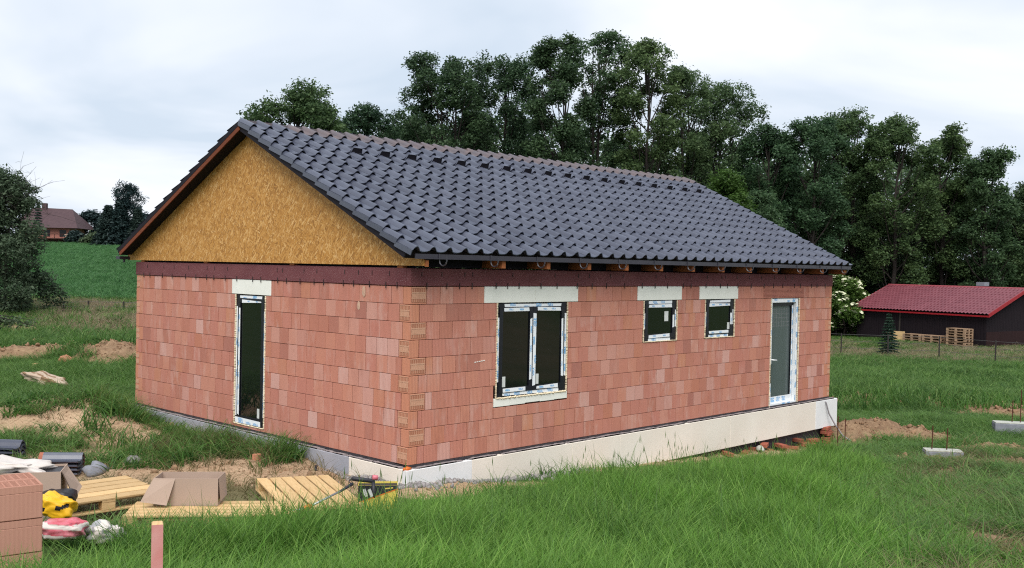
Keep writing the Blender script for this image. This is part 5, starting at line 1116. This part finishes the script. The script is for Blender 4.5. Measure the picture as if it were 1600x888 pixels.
def clump(nb, w, spread, bend, seed, mat, seg=4, seedhead=False):
    rng = np.random.default_rng(seed); V = []; F = []; A = []
    for b_ in range(nb):
        a = rng.uniform(0, 6.28); rr_ = spread*math.sqrt(rng.random()); p0 = np.array([rr_*math.cos(a), rr_*math.sin(a), 0]); az = rng.uniform(0, 6.28); L = rng.uniform(.55, 1.15); bd = bend*rng.uniform(.2, 1.5); lean = rng.uniform(0, .20); fa = rng.uniform(0, 6.28)
        sd_ = np.array([math.cos(fa), math.sin(fa), 0])*w*.5; o_ = len(V); th = lean; p_ = p0.copy()
        for s_ in range(seg+1):
            f = s_/seg; ww = (1-f**1.6)*1.0+.04; V += [p_-sd_*ww, p_+sd_*ww]; A += [f, f]
            th = lean+bd*f*f*1.6; p_ = p_+np.array([math.cos(az)*math.sin(th), math.sin(az)*math.sin(th), math.cos(th)])*L/seg
        for s_ in range(seg): i0 = o_+2*s_; F.append((i0, i0+1, i0+3, i0+2))
        if seedhead and rng.random() < .5:
            tp = (V[-1]+V[-2])/2; o_ = len(V)
            for q_ in range(3): dz = np.array([math.cos(q_*2.1)*w*.7, math.sin(q_*2.1)*w*.7, 0]); V += [tp-np.array([0, 0, .13])-dz*.2, tp-np.array([0, 0, .06])+dz*.6, tp+np.array([0, 0, .04]), tp-np.array([0, 0, .06])-dz*.6]; A += [1, 1, 1, 1]; F.append((o_+4*q_, o_+4*q_+1, o_+4*q_+2, o_+4*q_+3))
    me = arr_mesh('grass_clump', V, F, [GM[mat] if isinstance(mat, str) else mat]); me.attributes.new('along', 'FLOAT', 'POINT').data.foreach_set('value', np.array(A, np.float32)); return me
def scatter(name, P, scale, rot, idx, protos, label=None):
    pc = bpy.data.collections.new(name+'_pieces')
    for i, me_ in enumerate(protos): o = bpy.data.objects.new('%s_piece_%02d' % (name, i), me_); pc.objects.link(o)
    me_ = bpy.data.meshes.new(name); me_.vertices.add(len(P)); me_.vertices.foreach_set('co', np.asarray(P, np.float32).ravel())
    for n_, t_, val in (('rot', 'FLOAT_VECTOR', rot), ('scl', 'FLOAT_VECTOR', scale)): me_.attributes.new(n_, t_, 'POINT').data.foreach_set('vector', np.asarray(val, np.float32).ravel())
    me_.attributes.new('idx', 'INT', 'POINT').data.foreach_set('value', np.asarray(idx, np.int32)); me_.update()
    o = link(me_, name); o['kind'] = 'stuff'
    ng = bpy.data.node_groups.new(name+'_nodes', 'GeometryNodeTree'); ng.interface.new_socket('Geometry', in_out='INPUT', socket_type='NodeSocketGeometry'); ng.interface.new_socket('Geometry', in_out='OUTPUT', socket_type='NodeSocketGeometry')
    gi = ng.nodes.new('NodeGroupInput'); go = ng.nodes.new('NodeGroupOutput'); ip = ng.nodes.new('GeometryNodeInstanceOnPoints'); ci = ng.nodes.new('GeometryNodeCollectionInfo'); ci.inputs[0].default_value = pc; ci.inputs[1].default_value = True; ci.inputs[2].default_value = True
    def na(n_, t_): a_ = ng.nodes.new('GeometryNodeInputNamedAttribute'); a_.data_type = t_; a_.inputs[0].default_value = n_; return a_.outputs[0]
    ng.links.new(gi.outputs[0], ip.inputs['Points']); ng.links.new(ci.outputs[0], ip.inputs['Instance']); ip.inputs['Pick Instance'].default_value = True
    ng.links.new(na('idx', 'INT'), ip.inputs['Instance Index']); ng.links.new(na('rot', 'FLOAT_VECTOR'), ip.inputs['Rotation']); ng.links.new(na('scl', 'FLOAT_VECTOR'), ip.inputs['Scale']); ng.links.new(ip.outputs[0], go.inputs[0])
    o.modifiers.new('scatter', 'NODES').node_group = ng; return o
def sample(n, d0, d1, a0, a1, rng, pw=1.0):                # points in the wedge in view; pw = 1 gives even cover of the ground
    d = (d0**(pw+1)+(d1**(pw+1)-d0**(pw+1))*rng.random(n))**(1/(pw+1)); a = rng.uniform(a0, a1, n); x, y = xy(a*d, d); return x, y, a, d
KEEP = [(o.matrix_world.translation.x, o.matrix_world.translation.y) for o in ()]
CLEAR = [(*P2[:2], .75), (*at_z(160, 775, .3)[:2], .62), (*at_z(460, 768, .15)[:2], .75), (C0[0]+ex[0]*.22+ey[0]*.25, C0[1]+ex[1]*.22+ey[1]*.25, .36), (*at_d(590, 800, 11.6)[:2], .2), (*at_d(45, 772, 9.6)[:2], .42), (*at_d(84, 803, 9.0)[:2], .2), (*at_d(98, 834, 8.6)[:2], .24), (*at_d(85, 712, 14.4)[:2], .5), (*at_d(15, 694, 15.4)[:2], .6), (*at_d(60, 712, 13.9)[:2], .4), (*at_z(150, 790, .2)[:2], .45), (*at_d(570, 812, 11.0)[:2], .55), (*at_d(610, 800, 11.3)[:2], .3), (*ground(1473, 716)[:2], .55), (*ground(1470, 726)[:2], .5), (*ground(1582, 692)[:2], .4)]
def common(x, y, soilk=1.0):
    keep = np.ones(len(x), bool); keep &= ~((x > -.16) & (x < 12.7) & (y > -.14) & (y < 8.4)); keep &= ~((x > 7.8) & (x < 13) & (y > -1.0) & (y < 0) & (RNG.random(len(x)) < .9))
    for cx, cy, r in CLEAR: keep &= (x-cx)**2+(y-cy)**2 > r*r
    s, _ = soil_terms(x, y); keep &= RNG.random(len(x)) > s*soilk; return keep
DM = lambda a: np.interp(a, [-.6, -.5, -.38, -.3, -.22, -.1, 0, .06, .13, .2, .26, .31, .36, .40, .5, .6], [6.4, 6.7, 7.8, 8.5, 9.0, 10.3, 12.3, 13.2, 14.4, 15.9, 17.2, 18.2, 17.2, 15.0, 12.5, 12])
GPATCH = [(120, 728, 1.5, .55), (20, 706, 1.2, .5), (205, 655, 1.3, .8), (290, 694, 1.1, .5), (372, 694, .8, .55), (440, 712, .4, .5), (340, 716, 1.3, .35), (225, 716, .8, .35), (60, 650, 2.0, .5), (150, 690, .6, .3), (420, 738, .15, .15), (60, 690, .8, .3)]
GPW = [ld(*ground(u, v)[:2])+(ra, rd) for u, v, ra, rd in GPATCH]
def gable_keep(x, y, a, d):                                # before the gable grass grows only in patches between trampled sand
    l = a*d; w = np.zeros(len(x)); rag = fnoise(x, y, 1.5, 71)
    for cl, cd, ra, rd in GPW: w = np.maximum(w, .62*smooth(1.4, .5, ((l-cl)/ra)**2+((d-cd)/rd)**2+(rag-.5)*1.6))
    zone = (a > -.6) & (a < -.085) & (d > 9.3) & (d < 17.9) & (x < 0.1); return (~zone | (RNG.random(len(x)) < w)) & ~((x < 0) & (x > -.35) & (y > 0) & (y < 6.6) & (RNG.random(len(x)) < .9))
def emit(name, x, y, h, wsc, protos, rng, tilt=.10):
    n = len(x); z = height(x, y)-.01; rot = np.stack([rng.normal(size=n)*tilt, rng.normal(size=n)*tilt, rng.uniform(0, 6.28, n)], 1); return scatter(name, np.stack([x, y, z], 1), np.stack([wsc, wsc, h], 1), rot, rng.integers(0, len(protos), n), protos)
rng = np.random.default_rng(31)
LU = [clump(19, .0130, .11, .40, 900+i, 'lush', 5) for i in range(7)]
x, y, a, d = sample(46000, 4.2, 19.5, -.76, .76, rng); lim = DM(a)+(fnoise(x, y, 1.2, 31)-.5)*1.2
k_ = common(x, y) & (d < lim); k_ &= RNG.random(len(x)) > smooth(.30, .40, a)*.72; x, y, a, d = x[k_], y[k_], a[k_], d[k_]
h = (.17+.44*fnoise(x, y, .9, 33))*(.75+.5*rng.random(len(x)))*(1-.45*smooth(.28, .42, a))*np.interp(d, [4, 6, 9], [.75, .85, 1]); emit('tall_grass', x, y, h, .9+.4*rng.random(len(x)), LU, rng)
MG = [clump(18, .017, .16, .8, 930+i, 'meadow', 4) for i in range(5)]
x, y, a, d = sample(68000, 9, 30, -.76, .76, rng, .55); lim = DM(a)
k_ = common(x, y) & ((d > lim-1) | (a > .3)); st = straw_f(x, y); k_ &= RNG.random(len(x)) > st*.75
nz = fnoise(x, y, .7, 41); k_ &= ~((a > -.1) & (a < .3) & (d > lim-.3) & (RNG.random(len(x)) < .985)); k_ &= gable_keep(x, y, a, d); x, y, a, d = x[k_], y[k_], a[k_], d[k_]
h = (.13+.30*fnoise(x, y, .6, 43))*(.7+.6*rng.random(len(x)))*np.where((a > .25) & (d > 15), .7, 1.0)*np.where((a < -.08) & (d < 18), .8, 1.0); emit('meadow_grass', x, y, h, .9+.5*rng.random(len(x)), MG, rng)
x, y, a, d = sample(56000, 28, 66, -.74, .74, rng, .3); k_ = common(x, y, .7) & ((a > .22) | (d < 47)); st = straw_f(x, y); k_ &= RNG.random(len(x)) > st*.9; x, y, d = x[k_], y[k_], d[k_]
FG = [clump(20, .03, .34, .9, 940+i, 'meadow', 3) for i in range(4)]; h = np.interp(d, [28, 44, 50], [1, .7, .35])*(.22+.30*fnoise(x, y, .35, 47))*(.7+.6*rng.random(len(x))); emit('far_meadow_grass', x, y, h, np.full(len(x), 1.0), FG, rng)
DG = [clump(16, .010, .17, 1.1, 950+i, 'dry', 4) for i in range(4)]
x, y, a, d = sample(34000, 7.5, 24, -.76, .76, rng, .7); st = straw_f(x, y); k_ = common(x, y, .75) & (RNG.random(len(x)) < st*np.where(a < -.08, .28, .75)) & ((d > DM(a)-2) | (a > .28)); x, y, d = x[k_], y[k_], d[k_]
h = (.10+.22*fnoise(x, y, .8, 53))*(.7+.6*rng.random(len(x))); emit('dry_grass', x, y, h, .8+.6*rng.random(len(x)), DG, rng)
SG = [clump(18, .022, .3, .8, 960+i, 'straw', 3, True) for i in range(4)]
x, y, a, d = sample(40000, 30, 64, -.74, .74, rng, .3); st = straw_f(x, y); k_ = common(x, y, .5) & (RNG.random(len(x)) < st*.8); x, y, a, d = x[k_], y[k_], a[k_], d[k_]
h = np.where(a > 0, .22, .20)*(.6+.8*rng.random(len(x))); emit('straw_grass', x, y, h, np.full(len(x), 1.0), SG, rng)
CG = [clump(14, .07, .28, 1.2, 970+i, 'crop', 2) for i in range(3)]
x, y, a, d = sample(46000, 45, 168, -.56, -.18, rng, .35); n_ = len(x); h = .30*(.7+.6*rng.random(n_)); emit('field_crop', x, y, h, np.interp(d, [45, 160], [1.0, 1.9])*np.ones(n_), CG, rng)
# weeds on the bare ground by the gable, gravel and clods
x, y, a, d = sample(5200, 12.6, 20.5, -.5, -.10, rng); s_, _ = soil_terms(x, y); wz = fnoise(x, y, .55, 61); hx = np.minimum(np.abs(x), 9)
k_ = common(x, y, .3) & gable_keep(x, y, a, d) & (RNG.random(len(x)) < .5); x, y = x[k_], y[k_]; h = (.10+.24*fnoise(x, y, 1, 63))*(.7+.6*rng.random(len(x))); emit('weeds', x, y, h, .9+.5*rng.random(len(x)), MG, rng)
SK = [clump(3, .012, .05, .25, 990+i, 'meadow', 5, True) for i in range(4)]
x, y, a, d = sample(2600, 8, 19, -.5, .45, rng); lim = DM(a); k_ = common(x, y, .5) & (d < lim+.3) & (RNG.random(len(x)) < .35); x, y = x[k_], y[k_]; emit('tall_stalks', x, y, .45+.3*rng.random(len(x)), np.ones(len(x)), SK, rng, .06)
def weed_spot(n, x0, x1, y0, y1): return rng.uniform(x0, x1, n), rng.uniform(y0, y1, n)
for nm_, hh_, spots_ in (('wall_weeds', .42, ((150, -1.3, -.15, 6.9, 9.3), (80, -.9, -.16, 3.5, 4.9), (40, -.7, -.16, 2.3, 3.1), (34, -2.0, -1.1, 3.2, 5.2), (14, -1.6, -.9, 6.2, 7.2))),):
    px_, py_ = zip(*[weed_spot(*q_) for q_ in spots_]); x = np.concatenate(px_); y = np.concatenate(py_); h = hh_*(.45+.75*rng.random(len(x))); emit(nm_, x, y, h, .9+.5*rng.random(len(x)), MG+DG[:2], rng, .16)
def stones(mat, base, n=5): 
    out_ = []
    for i in range(n): V, F = rock(1.0, base+i, 1.2, .9, .75, 4); out_.append(arr_mesh('stone_piece', V, F, [M[mat]]))
    return out_
ST = stones('stone', 20); n_ = 900; t_ = rng.random(n_); on = rng.random(n_) < .68
x = np.where(on, rng.uniform(-.4, 3.6, n_), -.14-np.abs(rng.normal(size=n_))*.14); y = np.where(on, -.13-np.abs(rng.normal(size=n_))*.14, rng.uniform(-.4, 1.6, n_)); k_ = ~((x > -.1) & (y > -.1)); x, y = x[k_], y[k_]; n_ = len(x); s0 = rng.uniform(.012, .038, n_)
scatter('gravel', np.stack([x, y, height(x, y)+s0*.3], 1), np.stack([s0, s0, s0], 1), rng.uniform(0, 6.28, (n_, 3)), rng.integers(0, 5, n_), ST)
CL = stones('clod', 40); x, y, a, d = sample(60000, 9, 34, -.56, .56, rng, .8); s_, _ = soil_terms(x, y); k_ = (RNG.random(len(x)) < s_*np.where((d > 20) | (a > .31), .9, .4)) & ~((x > -.12) & (x < 12.6) & (y > -.12) & (y < 8.4)); x, y, d = x[k_], y[k_], d[k_]; n_ = len(x); s0 = rng.uniform(.007, .024, n_)*np.interp(d, [10, 34], [.8, 1.5])*(1+1.6*(rng.random(n_) > .96))
scatter('soil_clods', np.stack([x, y, height(x, y)+s0*.2], 1), np.stack([s0, s0, s0*.8], 1), rng.uniform(0, 6.28, (n_, 3)), rng.integers(0, 5, n_), CL)
